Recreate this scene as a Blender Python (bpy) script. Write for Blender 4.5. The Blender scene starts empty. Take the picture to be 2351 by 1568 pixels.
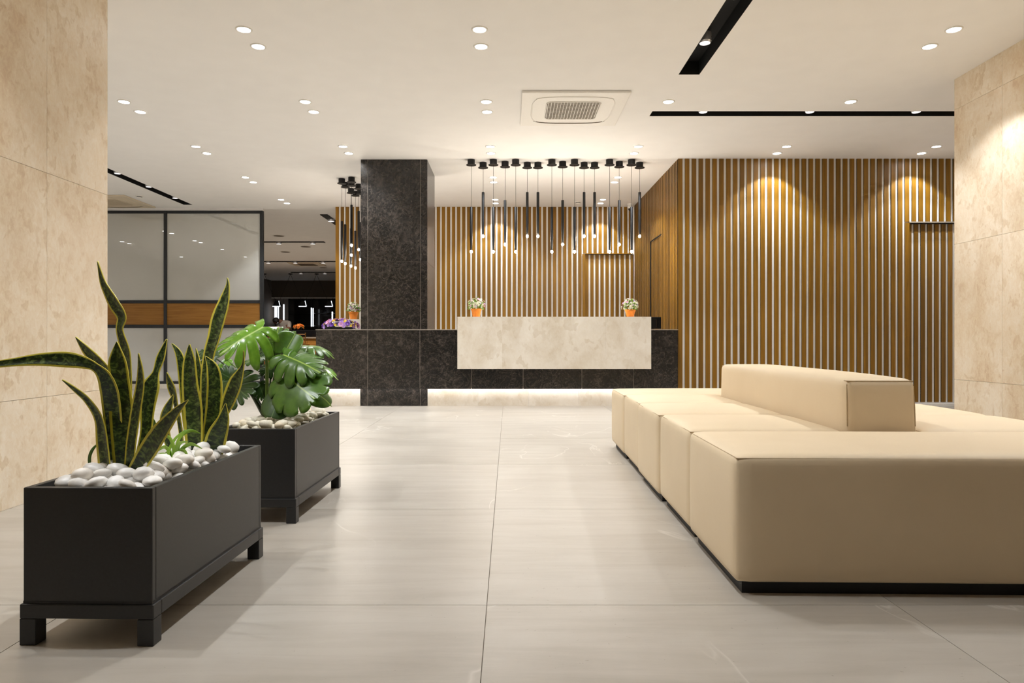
import bpy, bmesh, math, random
from mathutils import Vector, Matrix, Euler

# ------------------------------------------------------------------ camera, world, exposure
SC = bpy.context.scene
COL = SC.collection
F_PX, CAM_Z, VX, VY = 1630.0, 0.775, 1167.0, 783.0      # focal length in px, eye height, vanishing point
CEIL = 2.944
cam_d = bpy.data.cameras.new('camera')
cam = bpy.data.objects.new('camera', cam_d)
COL.objects.link(cam)
cam.location = (0, 0, CAM_Z)
cam.rotation_euler = (math.pi / 2, 0, 0)
cam_d.sensor_width = 36.0
cam_d.lens = 36.0 * F_PX / 2351.0
cam_d.shift_x = (1175.5 - VX) / 2351.0
cam_d.shift_y = -(784.0 - VY) / 2351.0
cam_d.clip_start = 0.05
SC.camera = cam

world = bpy.data.worlds.new('world')
SC.world = world
world.use_nodes = True
world.node_tree.nodes['Background'].inputs[0].default_value = (1.0, 0.93, 0.85, 1)
world.node_tree.nodes['Background'].inputs[1].default_value = 0.05

SC.view_settings.view_transform = 'Standard'
SC.view_settings.look = 'None'
SC.view_settings.gamma = 1.0
SC.view_settings.use_curve_mapping = False
SC.view_settings.exposure = 0.0
SC.cycles.use_denoising = True
SC.cycles.max_bounces = 7
SC.cycles.diffuse_bounces = 5
SC.cycles.glossy_bounces = 3
SC.cycles.transmission_bounces = 1
SC.cycles.use_adaptive_sampling = True
SC.cycles.adaptive_threshold = 0.08
SC.cycles.adaptive_min_samples = 16
SC.cycles.caustics_reflective = False
SC.cycles.caustics_refractive = False

DOWN_W = 55.0            # power of one ceiling downlight
DOWN_COL = (0.945, 0.97, 1.0)
PEND_W = 4.0             # power of one pendant bulb
LED_STRENGTH = 13.0      # the strip under the desk
SEG = 16
R = random.Random(7)


def at(px, py, y):
    """world point seen at pixel (px, py) when it stands y metres into the room"""
    return Vector(((px - VX) * y / F_PX, y, CAM_Z + (VY - py) * y / F_PX))


# ------------------------------------------------------------------ helpers
def put(name, me, mat=None, parent=None, smooth=False, loc=None, rot=None):
    o = bpy.data.objects.new(name, me)
    COL.objects.link(o)
    if mat is not None and not me.materials:
        me.materials.append(mat)
    if smooth:
        for p in me.polygons:
            p.use_smooth = True
    if parent is not None:
        o.parent = parent
    if loc is not None:
        o.location = loc
    if rot is not None:
        o.rotation_euler = rot
    return o


def tag(o, label=None, cat=None, group=None, kind=None):
    if label:
        o['label'] = label
    if cat:
        o['category'] = cat
    if group:
        o['group'] = group
    if kind:
        o['kind'] = kind
    return o


def empty(name, loc=(0, 0, 0), rz=0.0):
    o = bpy.data.objects.new(name, None)
    COL.objects.link(o)
    o.location = loc
    o.rotation_euler = (0, 0, rz)
    o.empty_display_size = 0.1
    return o


def lnk(o, parent=None):
    COL.objects.link(o)
    if parent is not None:
        o.parent = parent
    return o


class MB:
    """collects verts and faces for one mesh"""

    def __init__(self):
        self.v, self.f, self.uv = [], [], {}

    def add(self, verts, faces):
        n = len(self.v)
        self.v += [tuple(p) for p in verts]
        self.f += [tuple(i + n for i in q) for q in faces]
        return n

    def box(self, x0, x1, y0, y1, z0, z1):
        self.add([(x0, y0, z0), (x1, y0, z0), (x1, y1, z0), (x0, y1, z0),
                  (x0, y0, z1), (x1, y0, z1), (x1, y1, z1), (x0, y1, z1)],
                 [(0, 3, 2, 1), (4, 5, 6, 7), (0, 1, 5, 4), (1, 2, 6, 5), (2, 3, 7, 6), (3, 0, 4, 7)])
        return self

    def lathe(self, prof, c=(0, 0, 0), seg=SEG, caps=True):
        """prof: list of (radius, z)"""
        n = len(self.v)
        for r, z in prof:
            for k in range(seg):
                a = 2 * math.pi * k / seg
                self.v.append((c[0] + r * math.cos(a), c[1] + r * math.sin(a), c[2] + z))
        for i in range(len(prof) - 1):
            for k in range(seg):
                a, b = n + i * seg + k, n + i * seg + (k + 1) % seg
                self.f.append((a, b, b + seg, a + seg))
        if caps:
            self.f.append(tuple(n + k for k in reversed(range(seg))))
            self.f.append(tuple(n + (len(prof) - 1) * seg + k for k in range(seg)))
        return self

    def tube(self, pts, rad, seg=8):
        """round bar along pts; rad a number or one per point"""
        pts = [Vector(p) for p in pts]
        rs = rad if isinstance(rad, (list, tuple)) else [rad] * len(pts)
        n = len(self.v)
        up = Vector((0.13, 0.21, 0.97)).normalized()
        for i, p in enumerate(pts):
            t = (pts[min(i + 1, len(pts) - 1)] - pts[max(i - 1, 0)])
            if t.length < 1e-9:
                t = Vector((0, 0, 1))
            t.normalize()
            a = t.cross(up)
            if a.length < 0.1:
                a = t.cross(Vector((1, 0, 0)))
            a.normalize()
            b = t.cross(a)
            for k in range(seg):
                w = 2 * math.pi * k / seg
                q = p + (a * math.cos(w) + b * math.sin(w)) * rs[i]
                self.v.append(tuple(q))
        for i in range(len(pts) - 1):
            for k in range(seg):
                a, b = n + i * seg + k, n + i * seg + (k + 1) % seg
                self.f.append((a, b, b + seg, a + seg))
        self.f.append(tuple(n + k for k in reversed(range(seg))))
        self.f.append(tuple(n + (len(pts) - 1) * seg + k for k in range(seg)))
        return self

    def mesh(self, name):
        me = bpy.data.meshes.new(name)
        me.from_pydata(self.v, [], self.f)
        me.update()
        return me

    def build(self, name, mat=None, parent=None, smooth=False, bevel=0.0, seg=2, loc=None, rot=None):
        o = put(name, self.mesh(name), mat, parent, smooth, loc, rot)
        if bevel:
            m = o.modifiers.new('bevel', 'BEVEL')
            m.width = bevel
            m.segments = seg
            m.limit_method = 'ANGLE'
            m.angle_limit = math.radians(40)
        return o


def bx(name, b, mat, parent=None, bevel=0.0, seg=2):
    return MB().box(*b).build(name, mat, parent, bevel=bevel, seg=seg)


def smooth_by_angle(o, deg=40):
    me = o.data
    for p in me.polygons:
        p.use_smooth = True
    try:
        me.set_sharp_from_angle(angle=math.radians(deg))
    except Exception:
        pass


# ------------------------------------------------------------------ materials
def S(c):
    """sRGB 0-255 -> linear"""
    out = []
    for x in c:
        x = x / 255.0
        out.append(x / 12.92 if x <= 0.04045 else ((x + 0.055) / 1.055) ** 2.4)
    return (out[0], out[1], out[2], 1.0)


class Mat:
    def __init__(self, name, rough=0.5, spec=0.5, metal=0.0, col=(0.5, 0.5, 0.5, 1)):
        self.m = bpy.data.materials.new(name)
        self.m.use_nodes = True
        self.n = self.m.node_tree.nodes
        self.l = self.m.node_tree.links
        self.b = self.n['Principled BSDF']
        self.b.inputs['Base Color'].default_value = col
        self.b.inputs['Roughness'].default_value = rough
        self.b.inputs['Specular IOR Level'].default_value = spec
        self.b.inputs['Metallic'].default_value = metal

    def node(self, t, **kw):
        x = self.n.new(t)
        for k, v in kw.items():
            if k in x.inputs.keys():
                x.inputs[k].default_value = v
            else:
                setattr(x, k, v)
        return x

    def link(self, a, b):
        self.l.new(a, b)

    def coords(self, scale=(1, 1, 1), use_random=False, src='Object', rot=(0, 0, 0)):
        tc = self.node('ShaderNodeTexCoord')
        mp = self.node('ShaderNodeMapping')
        mp.inputs['Scale'].default_value = scale
        mp.inputs['Rotation'].default_value = rot
        self.link(tc.outputs[src], mp.inputs['Vector'])
        if use_random:
            oi = self.node('ShaderNodeObjectInfo')
            ml = self.node('ShaderNodeMath', operation='MULTIPLY')
            ml.inputs[1].default_value = 57.0
            self.link(oi.outputs['Random'], ml.inputs[0])
            cx = self.node('ShaderNodeCombineXYZ')
            self.link(ml.outputs[0], cx.inputs[0])
            self.link(ml.outputs[0], cx.inputs[1])
            self.link(ml.outputs[0], cx.inputs[2])
            ad = self.node('ShaderNodeVectorMath', operation='ADD')
            self.link(mp.outputs[0], ad.inputs[0])
            self.link(cx.outputs[0], ad.inputs[1])
            return ad.outputs[0]
        return mp.outputs[0]

    def noise(self, vec, scale, detail=4, rough=0.55, dist=0.0):
        x = self.node('ShaderNodeTexNoise')
        x.inputs['Scale'].default_value = scale
        x.inputs['Detail'].default_value = detail
        x.inputs['Roughness'].default_value = rough
        x.inputs['Distortion'].default_value = dist
        self.link(vec, x.inputs['Vector'])
        return x.outputs['Fac']

    def ramp(self, fac, stops, interp='LINEAR'):
        x = self.node('ShaderNodeValToRGB')
        x.color_ramp.interpolation = interp
        e = x.color_ramp.elements
        while len(e) > len(stops):
            e.remove(e[-1])
        while len(e) < len(stops):
            e.new(0.5)
        for i, (p, c) in enumerate(stops):
            e[i].position = p
            e[i].color = c
        self.link(fac, x.inputs[0])
        return x.outputs[0]

    def mix(self, fac, a, b, blend='MIX'):
        x = self.node('ShaderNodeMix', data_type='RGBA', blend_type=blend)
        for s, v in ((0, fac), (6, a), (7, b)):
            if hasattr(v, 'is_linked') or hasattr(v, 'links'):
                self.link(v, x.inputs[s])
            else:
                x.inputs[s].default_value = v
        return x.outputs[2]

    def color(self, sock):
        self.link(sock, self.b.inputs['Base Color'])
        return self

    def bump(self, h, strength=0.2, dist=0.01):
        x = self.node('ShaderNodeBump')
        x.inputs['Strength'].default_value = strength
        x.inputs['Distance'].default_value = dist
        self.link(h, x.inputs['Height'])
        self.link(x.outputs[0], self.b.inputs['Normal'])
        return self


def plain(name, col, rough=0.5, spec=0.5, metal=0.0):
    return Mat(name, rough, spec, metal, col).m


def grained(name, col, rough=0.5, spec=0.5, metal=0.0, amt=0.06, scale=60.0, bump=0.0):
    """a plain coat with fine procedural unevenness"""
    M = Mat(name, rough, spec, metal, col)
    v = M.coords()
    n = M.noise(v, scale, 1)
    dark = (col[0] * (1 - amt), col[1] * (1 - amt), col[2] * (1 - amt), 1)
    lite = (min(1, col[0] * (1 + amt)), min(1, col[1] * (1 + amt)), min(1, col[2] * (1 + amt)), 1)
    M.color(M.ramp(n, [(0.3, dark), (0.7, lite)]))
    if bump:
        M.bump(n, bump, 0.002)
    return M.m


def emis(name, col, strength, sampled=False):
    M = Mat(name, 0.4, 0.5, 0, col)
    M.b.inputs['Emission Color'].default_value = col
    M.b.inputs['Emission Strength'].default_value = strength
    if not sampled:
        M.m.cycles.emission_sampling = 'NONE'      # its lamp object carries the light
    return M.m


def stone_beige(name, base, lite, dark, rough=0.35, rnd=True, flk=0.42, fin=0.3, vsc=13.0):
    M = Mat(name, rough, 0.45)
    v = M.coords((1, 1, 0.72), rnd)
    big = M.noise(v, 3.2, 6, 0.6, 0.6)
    vo = M.node('ShaderNodeTexVoronoi', feature='SMOOTH_F1')
    vo.inputs['Scale'].default_value = vsc
    vo.inputs['Smoothness'].default_value = 0.5
    wob = M.node('ShaderNodeVectorMath', operation='MULTIPLY_ADD')
    nn = M.node('ShaderNodeTexNoise')
    nn.inputs['Scale'].default_value = 9.0
    nn.inputs['Detail'].default_value = 5.0
    M.link(v, nn.inputs['Vector'])
    M.link(nn.outputs['Color'], wob.inputs[0])
    wob.inputs[1].default_value = (0.28, 0.28, 0.28)
    M.link(v, wob.inputs[2])
    M.link(wob.outputs[0], vo.inputs['Vector'])
    c1 = M.ramp(big, [(0.28, dark), (0.5, base), (0.74, lite)])
    sepc = M.node('ShaderNodeSeparateColor')
    M.link(vo.outputs['Color'], sepc.inputs[0])
    flake = M.ramp(sepc.outputs[0], [(0.0, (0, 0, 0, 1)), (0.62, (0, 0, 0, 1)), (0.95, (1, 1, 1, 1))])
    d2 = (dark[0] * 0.86, dark[1] * 0.83, dark[2] * 0.78, 1)
    fl = M.node('ShaderNodeMath', operation='MULTIPLY')
    M.link(flake, fl.inputs[0])
    fl.inputs[1].default_value = flk
    c2 = M.mix(fl.outputs[0], c1, d2)
    fine = M.noise(v, 34, 5, 0.7, 1.2)
    c3 = M.mix(fin, c2, M.ramp(fine, [(0.35, dark), (0.66, lite)]), 'OVERLAY')
    M.color(c3)
    return M.m


def stone_dark(name):
    M = Mat(name, 0.24, 0.5)
    v = M.coords((1, 1, 1), True)
    big = M.noise(v, 9.0, 7, 0.66, 0.7)
    c1 = M.ramp(big, [(0.34, S((13, 12, 12))), (0.47, S((27, 25, 24))), (0.57, S((46, 42, 40))), (0.72, S((88, 80, 74)))])
    fine = M.noise(v, 38, 6, 0.8, 0.5)
    c2 = M.mix(0.45, c1, M.ramp(fine, [(0.40, S((12, 11, 11))), (0.55, S((36, 33, 31))), (0.68, S((112, 102, 94)))]))
    vn = M.noise(v, 5.0, 9, 0.62, 2.6)
    th = M.ramp(vn, [(0.485, (0, 0, 0, 1)), (0.5, (1, 1, 1, 1)), (0.515, (0, 0, 0, 1))])
    t2 = M.node('ShaderNodeMath', operation='MULTIPLY')
    M.link(th, t2.inputs[0])
    t2.inputs[1].default_value = 0.22
    M.color(M.mix(t2.outputs[0], c2, S((150, 136, 122))))
    return M.m


def wood(name, a, b, c, rough=0.42, axis='z', rnd=True):
    M = Mat(name, rough, 0.4)
    sc = {'z': (26, 26, 1.1), 'x': (1.1, 26, 26), 'y': (26, 1.1, 26)}[axis]
    v = M.coords(sc, rnd)
    g = M.noise(v, 1.6, 7, 0.62, 0.8)
    col = M.ramp(g, [(0.3, a), (0.52, b), (0.75, c)])
    if rnd:
        oi = M.node('ShaderNodeObjectInfo')
        tone = M.ramp(oi.outputs['Random'], [(0.0, (0.78, 0.76, 0.74, 1)), (1.0, (1.12, 1.1, 1.05, 1))])
        col = M.mix(1.0, col, tone, 'MULTIPLY')
    M.color(col)
    return M.m


M_WHITE = grained('white_paint', (0.84, 0.82, 0.80, 1), 0.75, 0.3, amt=0.015, scale=8, bump=0.0)
M_CEIL = grained('ceiling_paint', (0.92, 0.91, 0.90, 1), 0.85, 0.2, amt=0.01, scale=5, bump=0.0)
M_GAP = grained('slat_backing_white', (0.90, 0.88, 0.86, 1), 0.7, 0.3, amt=0.01, scale=8, bump=0.0)
M_WOOD = wood('slat_oak', (0.165, 0.078, 0.004, 1), (0.235, 0.113, 0.006, 1), (0.32, 0.157, 0.011, 1))
M_WOODH = wood('oak_panel', (0.24, 0.105, 0.018, 1), (0.33, 0.155, 0.03, 1), (0.43, 0.215, 0.05, 1), axis='x')
M_STONE = stone_beige('beige_stone', S((222, 208, 190)), S((236, 225, 210)), S((202, 183, 161)), flk=0.52, fin=0.5, vsc=20.0)
M_STONEL = stone_beige('pale_counter_stone', S((226, 219, 207)), S((238, 233, 224)), S((206, 195, 178)), 0.3)
M_DARK = stone_dark('dark_brown_marble')
M_EDGE = grained('stone_edge', S((150, 140, 128)), 0.4)
M_BLACK = grained('black_metal', (0.008, 0.008, 0.009, 1), 0.55, 0.4)
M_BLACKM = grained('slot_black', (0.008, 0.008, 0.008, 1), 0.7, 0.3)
M_FRAME = grained('frame_anthracite', (0.022, 0.024, 0.027, 1), 0.45, 0.5)
M_PLANT = grained('planter_lacquer', (0.015, 0.015, 0.016, 1), 0.42, 0.5, amt=0.12, scale=140)
M_SOIL = grained('dark_soil', (0.03, 0.022, 0.015, 1), 0.95, 0.1, amt=0.5, scale=60, bump=0.6)
M_TERRA = grained('terracotta', (0.78, 0.25, 0.035, 1), 0.7, 0.3, amt=0.12, scale=30)
M_PLASTIC = grained('white_plastic', (0.86, 0.84, 0.80, 1), 0.5, 0.4, amt=0.01)
M_AC2 = grained('shade_toned_plastic', (0.72, 0.62, 0.47, 1), 0.5, 0.4, amt=0.01)  # shade on the second cassette is mixed into this plastic colour
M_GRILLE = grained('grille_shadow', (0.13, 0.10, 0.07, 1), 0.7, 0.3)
M_SCREEN = grained('monitor_black', (0.006, 0.006, 0.006, 1), 0.2, 0.5)
M_GREY = grained('silver_reflector', (0.75, 0.75, 0.78, 1), 0.25, 0.5, 0.6)
M_TAUPE = grained('taupe_paint', S((104, 92, 82)), 0.7)
M_BACKBAR = grained('black_gloss', (0.006, 0.006, 0.007, 1), 0.12, 0.6)
M_LAMP = emis('downlight_glow', (1.0, 0.97, 0.93, 1), 40.0)
M_SPOT = emis('track_spot_glow', (1.0, 0.98, 0.97, 1), 1.1)
M_BULB = emis('bulb_glow', (1.0, 0.95, 0.86, 1), 40.0)
M_LED = emis('led_strip_glow', (1.0, 0.97, 0.96, 1), LED_STRENGTH, True)
M_TUBE = emis('reflection_and_lamp_edge_glow', (0.9, 0.95, 1.0, 1), 2.2)  # glow for the back bar reflections and the cafe lamp edges
M_SKIN = grained('skin_brown', (0.22, 0.10, 0.06, 1), 0.55)
M_HAIR = grained('hair_black', (0.012, 0.009, 0.008, 1), 0.6)
M_SHIRT = grained('grey_shirt', (0.42, 0.38, 0.34, 1), 0.85)
M_TROUSER = grained('dark_trousers', (0.03, 0.03, 0.035, 1), 0.85)


def glass_panel():
    M = Mat('grey_lacquered_glass', 0.008, 0.6)
    v = M.coords()
    n = M.noise(v, 0.9, 2)
    M.b.inputs['Coat Weight'].default_value = 1.0
    M.b.inputs['Coat Roughness'].default_value = 0.0
    M.b.inputs['Coat IOR'].default_value = 1.95
    M.color(M.ramp(n, [(0.3, S((198, 198, 192))), (0.7, S((205, 205, 199)))]))
    return M.m


M_GLASS = glass_panel()


def floor_tile():
    M = Mat('floor_porcelain', 0.34, 0.45)
    v = M.coords((1, 1, 1), True)
    big = M.noise(v, 1.6, 6, 0.62, 0.5)
    str_ = M.coords((0.6, 5.0, 1), True)
    streak = M.noise(str_, 2.2, 6, 0.65, 0.6)
    c = M.ramp(big, [(0.3, S((160, 153, 142))), (0.5, S((171, 164, 153))), (0.72, S((181, 175, 165)))])
    c = M.mix(0.3, c, M.ramp(streak, [(0.34, S((158, 150, 138))), (0.6, S((190, 184, 174)))]))
    vein = M.noise(M.coords((1, 0.42, 1), True, rot=(0, 0, 0.5)), 1.1, 5, 0.5, 1.1)
    th = M.ramp(vein, [(0.494, (0, 0, 0, 1)), (0.5, (1, 1, 1, 1)), (0.506, (0, 0, 0, 1))])
    gate = M.ramp(M.noise(v, 1.3, 2), [(0.5, (0, 0, 0, 1)), (0.62, (0.6, 0.6, 0.6, 1))])
    tg = M.node('ShaderNodeMath', operation='MULTIPLY')
    M.link(th, tg.inputs[0])
    M.link(gate, tg.inputs[1])
    c = M.mix(tg.outputs[0], c, S((216, 211, 202)))
    sp = M.noise(v, 75, 2, 0.5)
    ts = M.ramp(sp, [(0.735, (0, 0, 0, 1)), (0.76, (0.5, 0.5, 0.5, 1))])
    c = M.mix(ts, c, S((135, 124, 110)))
    M.color(c)
    rr = M.node('ShaderNodeMapRange')
    M.link(big, rr.inputs[0])
    rr.inputs[3].default_value = 0.30
    rr.inputs[4].default_value = 0.42
    M.link(rr.outputs[0], M.b.inputs['Roughness'])
    return M.m


M_TILE = floor_tile()
M_GROUT = grained('grout', S((140, 130, 118)), 0.9, 0.2)


def fabric():
    M = Mat('beige_leatherette', 0.55, 0.35)
    v = M.coords()
    n = M.noise(v, 900, 2)
    w = M.noise(M.coords((3.2, 3.2, 0.35)), 2.4, 3, 0.5, 0.4)
    big = M.noise(v, 2.0, 3)
    M.color(M.ramp(big, [(0.3, (0.72, 0.585, 0.40, 1)), (0.7, (0.77, 0.635, 0.445, 1))]))
    ad = M.node('ShaderNodeMath', operation='MULTIPLY_ADD')
    M.link(w, ad.inputs[0])
    ad.inputs[1].default_value = 6.0
    M.link(n, ad.inputs[2])
    M.bump(ad.outputs[0], 0.10, 0.004)
    return M.m


M_FABRIC = fabric()
M_SEAM = grained('seam_thread', (0.42, 0.31, 0.18, 1), 0.8)


def pebble_mat(name, a, b):
    M = Mat(name, 0.42, 0.5)
    v = M.coords((1, 1, 1), True)
    n = M.noise(v, 14, 4)
    c = M.ramp(n, [(0.35, a), (0.7, b)])
    oi = M.node('ShaderNodeObjectInfo')
    tone = M.ramp(oi.outputs['Random'], [(0.0, (1, 0.92, 0.82, 1)), (0.16, (1, 0.98, 0.95, 1)), (1.0, (1, 1, 1, 1))])
    M.color(M.mix(1.0, c, tone, 'MULTIPLY'))
    return M.m


M_PEB1 = pebble_mat('white_pebble', (0.92, 0.91, 0.89, 1), (0.97, 0.965, 0.95, 1))
M_PEB2 = pebble_mat('cream_pebble', (0.62, 0.59, 0.46, 1), (0.86, 0.82, 0.72, 1))


def snake_mat():
    M = Mat('snake_plant_leaf', 0.36, 0.5)
    uv = M.node('ShaderNodeUVMap')
    sp = M.node('ShaderNodeSeparateXYZ')
    M.link(uv.outputs[0], sp.inputs[0])
    ab = M.node('ShaderNodeMath', operation='ABSOLUTE')
    M.link(sp.outputs[0], ab.inputs[0])
    mp = M.node('ShaderNodeMapping')
    mp.inputs['Scale'].default_value = (1.3, 62.0, 1.0)
    M.link(uv.outputs[0], mp.inputs[0])
    oi = M.node('ShaderNodeObjectInfo')
    ad = M.node('ShaderNodeVectorMath', operation='ADD')
    M.link(mp.outputs[0], ad.inputs[0])
    cx = M.node('ShaderNodeCombineXYZ')
    mu = M.node('ShaderNodeMath', operation='MULTIPLY')
    mu.inputs[1].default_value = 40.0
    M.link(oi.outputs['Random'], mu.inputs[0])
    M.link(mu.outputs[0], cx.inputs[2])
    M.link(cx.outputs[0], ad.inputs[1])
    n = M.noise(ad.outputs[0], 1.4, 5, 0.6, 0.7)
    body = M.ramp(n, [(0.38, (0.007, 0.016, 0.004, 1)), (0.49, (0.024, 0.048, 0.010, 1)), (0.56, (0.075, 0.12, 0.022, 1)), (0.72, (0.20, 0.26, 0.085, 1))])
    nz = M.noise(ad.outputs[0], 0.35, 2)
    off = M.node('ShaderNodeMath', operation='MULTIPLY_ADD')
    M.link(nz, off.inputs[0])
    off.inputs[1].default_value = 0.14
    M.link(ab.outputs[0], off.inputs[2])
    edge = M.ramp(off.outputs[0], [(0.84, (0, 0, 0, 1)), (0.89, (1, 1, 1, 1))])
    M.color(M.mix(edge, body, (0.70, 0.62, 0.07, 1)))
    return M.m


def leaf_mat(name, a, b, vein, rough=0.3):
    M = Mat(name, rough, 0.5)
    uv = M.node('ShaderNodeUVMap')
    n = M.noise(M.coords(), 22, 3)
    c = M.ramp(n, [(0.3, a), (0.7, b)])
    sp = M.node('ShaderNodeSeparateXYZ')
    M.link(uv.outputs[0], sp.inputs[0])
    ab = M.node('ShaderNodeMath', operation='ABSOLUTE')
    M.link(sp.outputs[0], ab.inputs[0])
    rib = M.ramp(ab.outputs[0], [(0.006, (1, 1, 1, 1)), (0.024, (0, 0, 0, 1))])
    M.color(M.mix(rib, c, vein))
    return M.m


M_SNAKE = snake_mat()
M_MON = leaf_mat('monstera_leaf', (0.036, 0.098, 0.008, 1), (0.075, 0.170, 0.014, 1), (0.27, 0.40, 0.07, 1))
M_MON2 = leaf_mat('monstera_pale_leaf', (0.095, 0.235, 0.018, 1), (0.175, 0.36, 0.03, 1), (0.45, 0.60, 0.20, 1), 0.22)  # paler green of the three leaf tones
M_MON3 = leaf_mat('monstera_dark_leaf', (0.016, 0.048, 0.006, 1), (0.036, 0.086, 0.010, 1), (0.10, 0.17, 0.05, 1), 0.35)  # darkest green of the three leaf tones
M_STEM = grained('green_stem', (0.13, 0.22, 0.035, 1), 0.45, amt=0.2, scale=40)
M_STEMD = grained('dark_stem', (0.035, 0.055, 0.018, 1), 0.5, amt=0.3, scale=40)
M_GRASS = leaf_mat('spider_plant_leaf', (0.20, 0.38, 0.03, 1), (0.34, 0.54, 0.06, 1), (0.66, 0.72, 0.30, 1), 0.4)
M_FOL = grained('foliage_green', (0.16, 0.30, 0.035, 1), 0.5, amt=0.4, scale=50)
M_FOLD = grained('foliage_dark', (0.028, 0.05, 0.012, 1), 0.6, amt=0.4, scale=50)
M_PW = grained('petal_white', (0.86, 0.82, 0.66, 1), 0.6)
M_PP = grained('petal_pink', (0.78, 0.42, 0.62, 1), 0.6)
M_PL = grained('petal_lilac', (0.50, 0.33, 0.72, 1), 0.6)
M_PV = grained('petal_violet', (0.15, 0.045, 0.36, 1), 0.6)
M_PY = grained('petal_yellow', (0.85, 0.60, 0.03, 1), 0.6)
M_PO = grained('petal_orange', (0.75, 0.20, 0.02, 1), 0.6)

# ------------------------------------------------------------------ room: floor
XL, XR, YF = -9.663, 5.70, -3.2          # left wall, far right wall, wall behind the viewpoint
YD, YRW, YBW, YPT = 8.35, 8.45, 11.48, 11.62   # desk front, slatted wall, rear slatted wall, glass partition
CAFE_Y, CAFE_XL, CAFE_XR, CAFE_Z = 26.8, -8.70, 2.2, 3.0

floor = bx('floor', (CAFE_XL - 0.2, XR + 0.4, YF - 0.2, CAFE_Y + 0.2, -0.12, -0.004), M_GROUT)
tag(floor, 'large light grey porcelain floor tiles', kind='structure')
TW, TD = 1.2, 1.19
tile_me = None
x0t, y0t = -0.063 - 8 * TW, 2.085 - 4 * TD
ncol, nrow = 13, 15
for r in range(nrow):
    for c in range(ncol):
        if tile_me is None:
            t = bx('tile', (-TW / 2 + 0.0012, TW / 2 - 0.0012, -TD / 2 + 0.0012, TD / 2 - 0.0012, -0.01, 0.0), M_TILE, floor)
            tile_me = t.data
        else:
            t = lnk(bpy.data.objects.new('tile', tile_me), floor)
        t.location = (x0t + (c + 0.5) * TW, y0t + (r + 0.5) * TD, 0)
yfar = y0t + nrow * TD
fl2 = bx('tiled_area', (CAFE_XL, CAFE_XR + 3.5, yfar + 0.002, CAFE_Y, -0.01, 0.0), M_TILE, floor)

# ------------------------------------------------------------------ room: ceiling with recessed slots
SLOTS = [(1.385, 1.555, 0.6, 5.78), (1.36, 5.40, 6.70, 6.85), (-5.165, -5.025, 7.2, 11.30)]


def holed_slab(name, x0, x1, y0, y1, z0, z1, holes, mat):
    xs = sorted({x0, x1} | {h[0] for h in holes} | {h[1] for h in holes})
    ys = sorted({y0, y1} | {h[2] for h in holes} | {h[3] for h in holes})
    mb = MB()
    for i in range(len(xs) - 1):
        for j in range(len(ys) - 1):
            cx, cy = (xs[i] + xs[i + 1]) / 2, (ys[j] + ys[j + 1]) / 2
            if any(h[0] < cx < h[1] and h[2] < cy < h[3] for h in holes):
                continue
            mb.box(xs[i], xs[i + 1], ys[j], ys[j + 1], z0, z1)
    return mb.build(name, mat)


ceil = holed_slab('ceiling', XL - 0.2, XR + 0.4, YF - 0.2, YPT + 0.06, CEIL, CEIL + 0.16, SLOTS, M_CEIL)
tag(ceil, 'flat white painted lobby ceiling', kind='structure')
ceil2 = bx('ceiling_cafe', (CAFE_XL - 0.2, CAFE_XR + 0.4, YPT + 0.061, CAFE_Y + 0.2, CAFE_Z, CAFE_Z + 0.16), M_CEIL)
tag(ceil2, 'white ceiling of the dim cafe behind', kind='structure')

# ------------------------------------------------------------------ outer walls
wf = bx('wall_front', (XL - 0.2, XR + 0.3, YF - 0.2, YF, 0, CEIL), M_TAUPE)
tag(wf, kind='structure')
wl = bx('wall_left_outer', (XL - 0.2, XL, YF, YPT - 0.1, 0, CEIL), M_WHITE)
tag(wl, kind='structure')
wa = bx('wall_right_alcove', (XR, XR + 0.2, 5.9, YRW, 0, CEIL), M_WHITE)
tag(wa, kind='structure')
wcl = bx('wall_cafe_left', (CAFE_XL - 0.2, CAFE_XL, YPT + 0.1, CAFE_Y, 0, CAFE_Z), M_TAUPE)
tag(wcl, kind='structure')
wcr = bx('wall_cafe_right', (CAFE_XR, CAFE_XR + 0.2, YBW + 0.3, CAFE_Y, 0, CAFE_Z), M_TAUPE)
tag(wcr, kind='structure')
wcb = bx('wall_cafe_back', (CAFE_XL, CAFE_XR, CAFE_Y, CAFE_Y + 0.2, 0, CAFE_Z), M_TAUPE)
tag(wcb, kind='structure')


# stone clad walls that flank the view
def stone_wall(name, label, x_face, sgn, ys, zs, thick):
    """core plus separate panels on the side x = x_face (facing sgn) and on the far end"""
    y0, y1 = ys[0], ys[-1]
    xa = x_face - sgn * 0.012
    core = bx(name, (min(xa, xa - sgn * thick), max(xa, xa - sgn * thick), y0, y1 - 0.012, 0, CEIL), M_EDGE)
    tag(core, label, kind='structure')
    for i in range(len(ys) - 1):
        for j in range(len(zs) - 1):
            bx('stone_panel', (min(xa, x_face), max(xa, x_face), ys[i] + 0.0009, ys[i + 1] - 0.0009, zs[j] + 0.0009, zs[j + 1] - 0.0009), M_STONE, core)
    xs = [x_face, x_face - sgn * 0.6, x_face - sgn * 1.2, x_face - sgn * thick]
    for i in range(len(xs) - 1):
        for j in range(len(zs) - 1):
            a, b = sorted((xs[i], xs[i + 1]))
            bx('stone_panel', (a + 0.0009, b - 0.0009, y1 - 0.0115, y1, zs[j] + 0.0009, zs[j + 1] - 0.0009), M_STONE, core)
    return core


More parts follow.
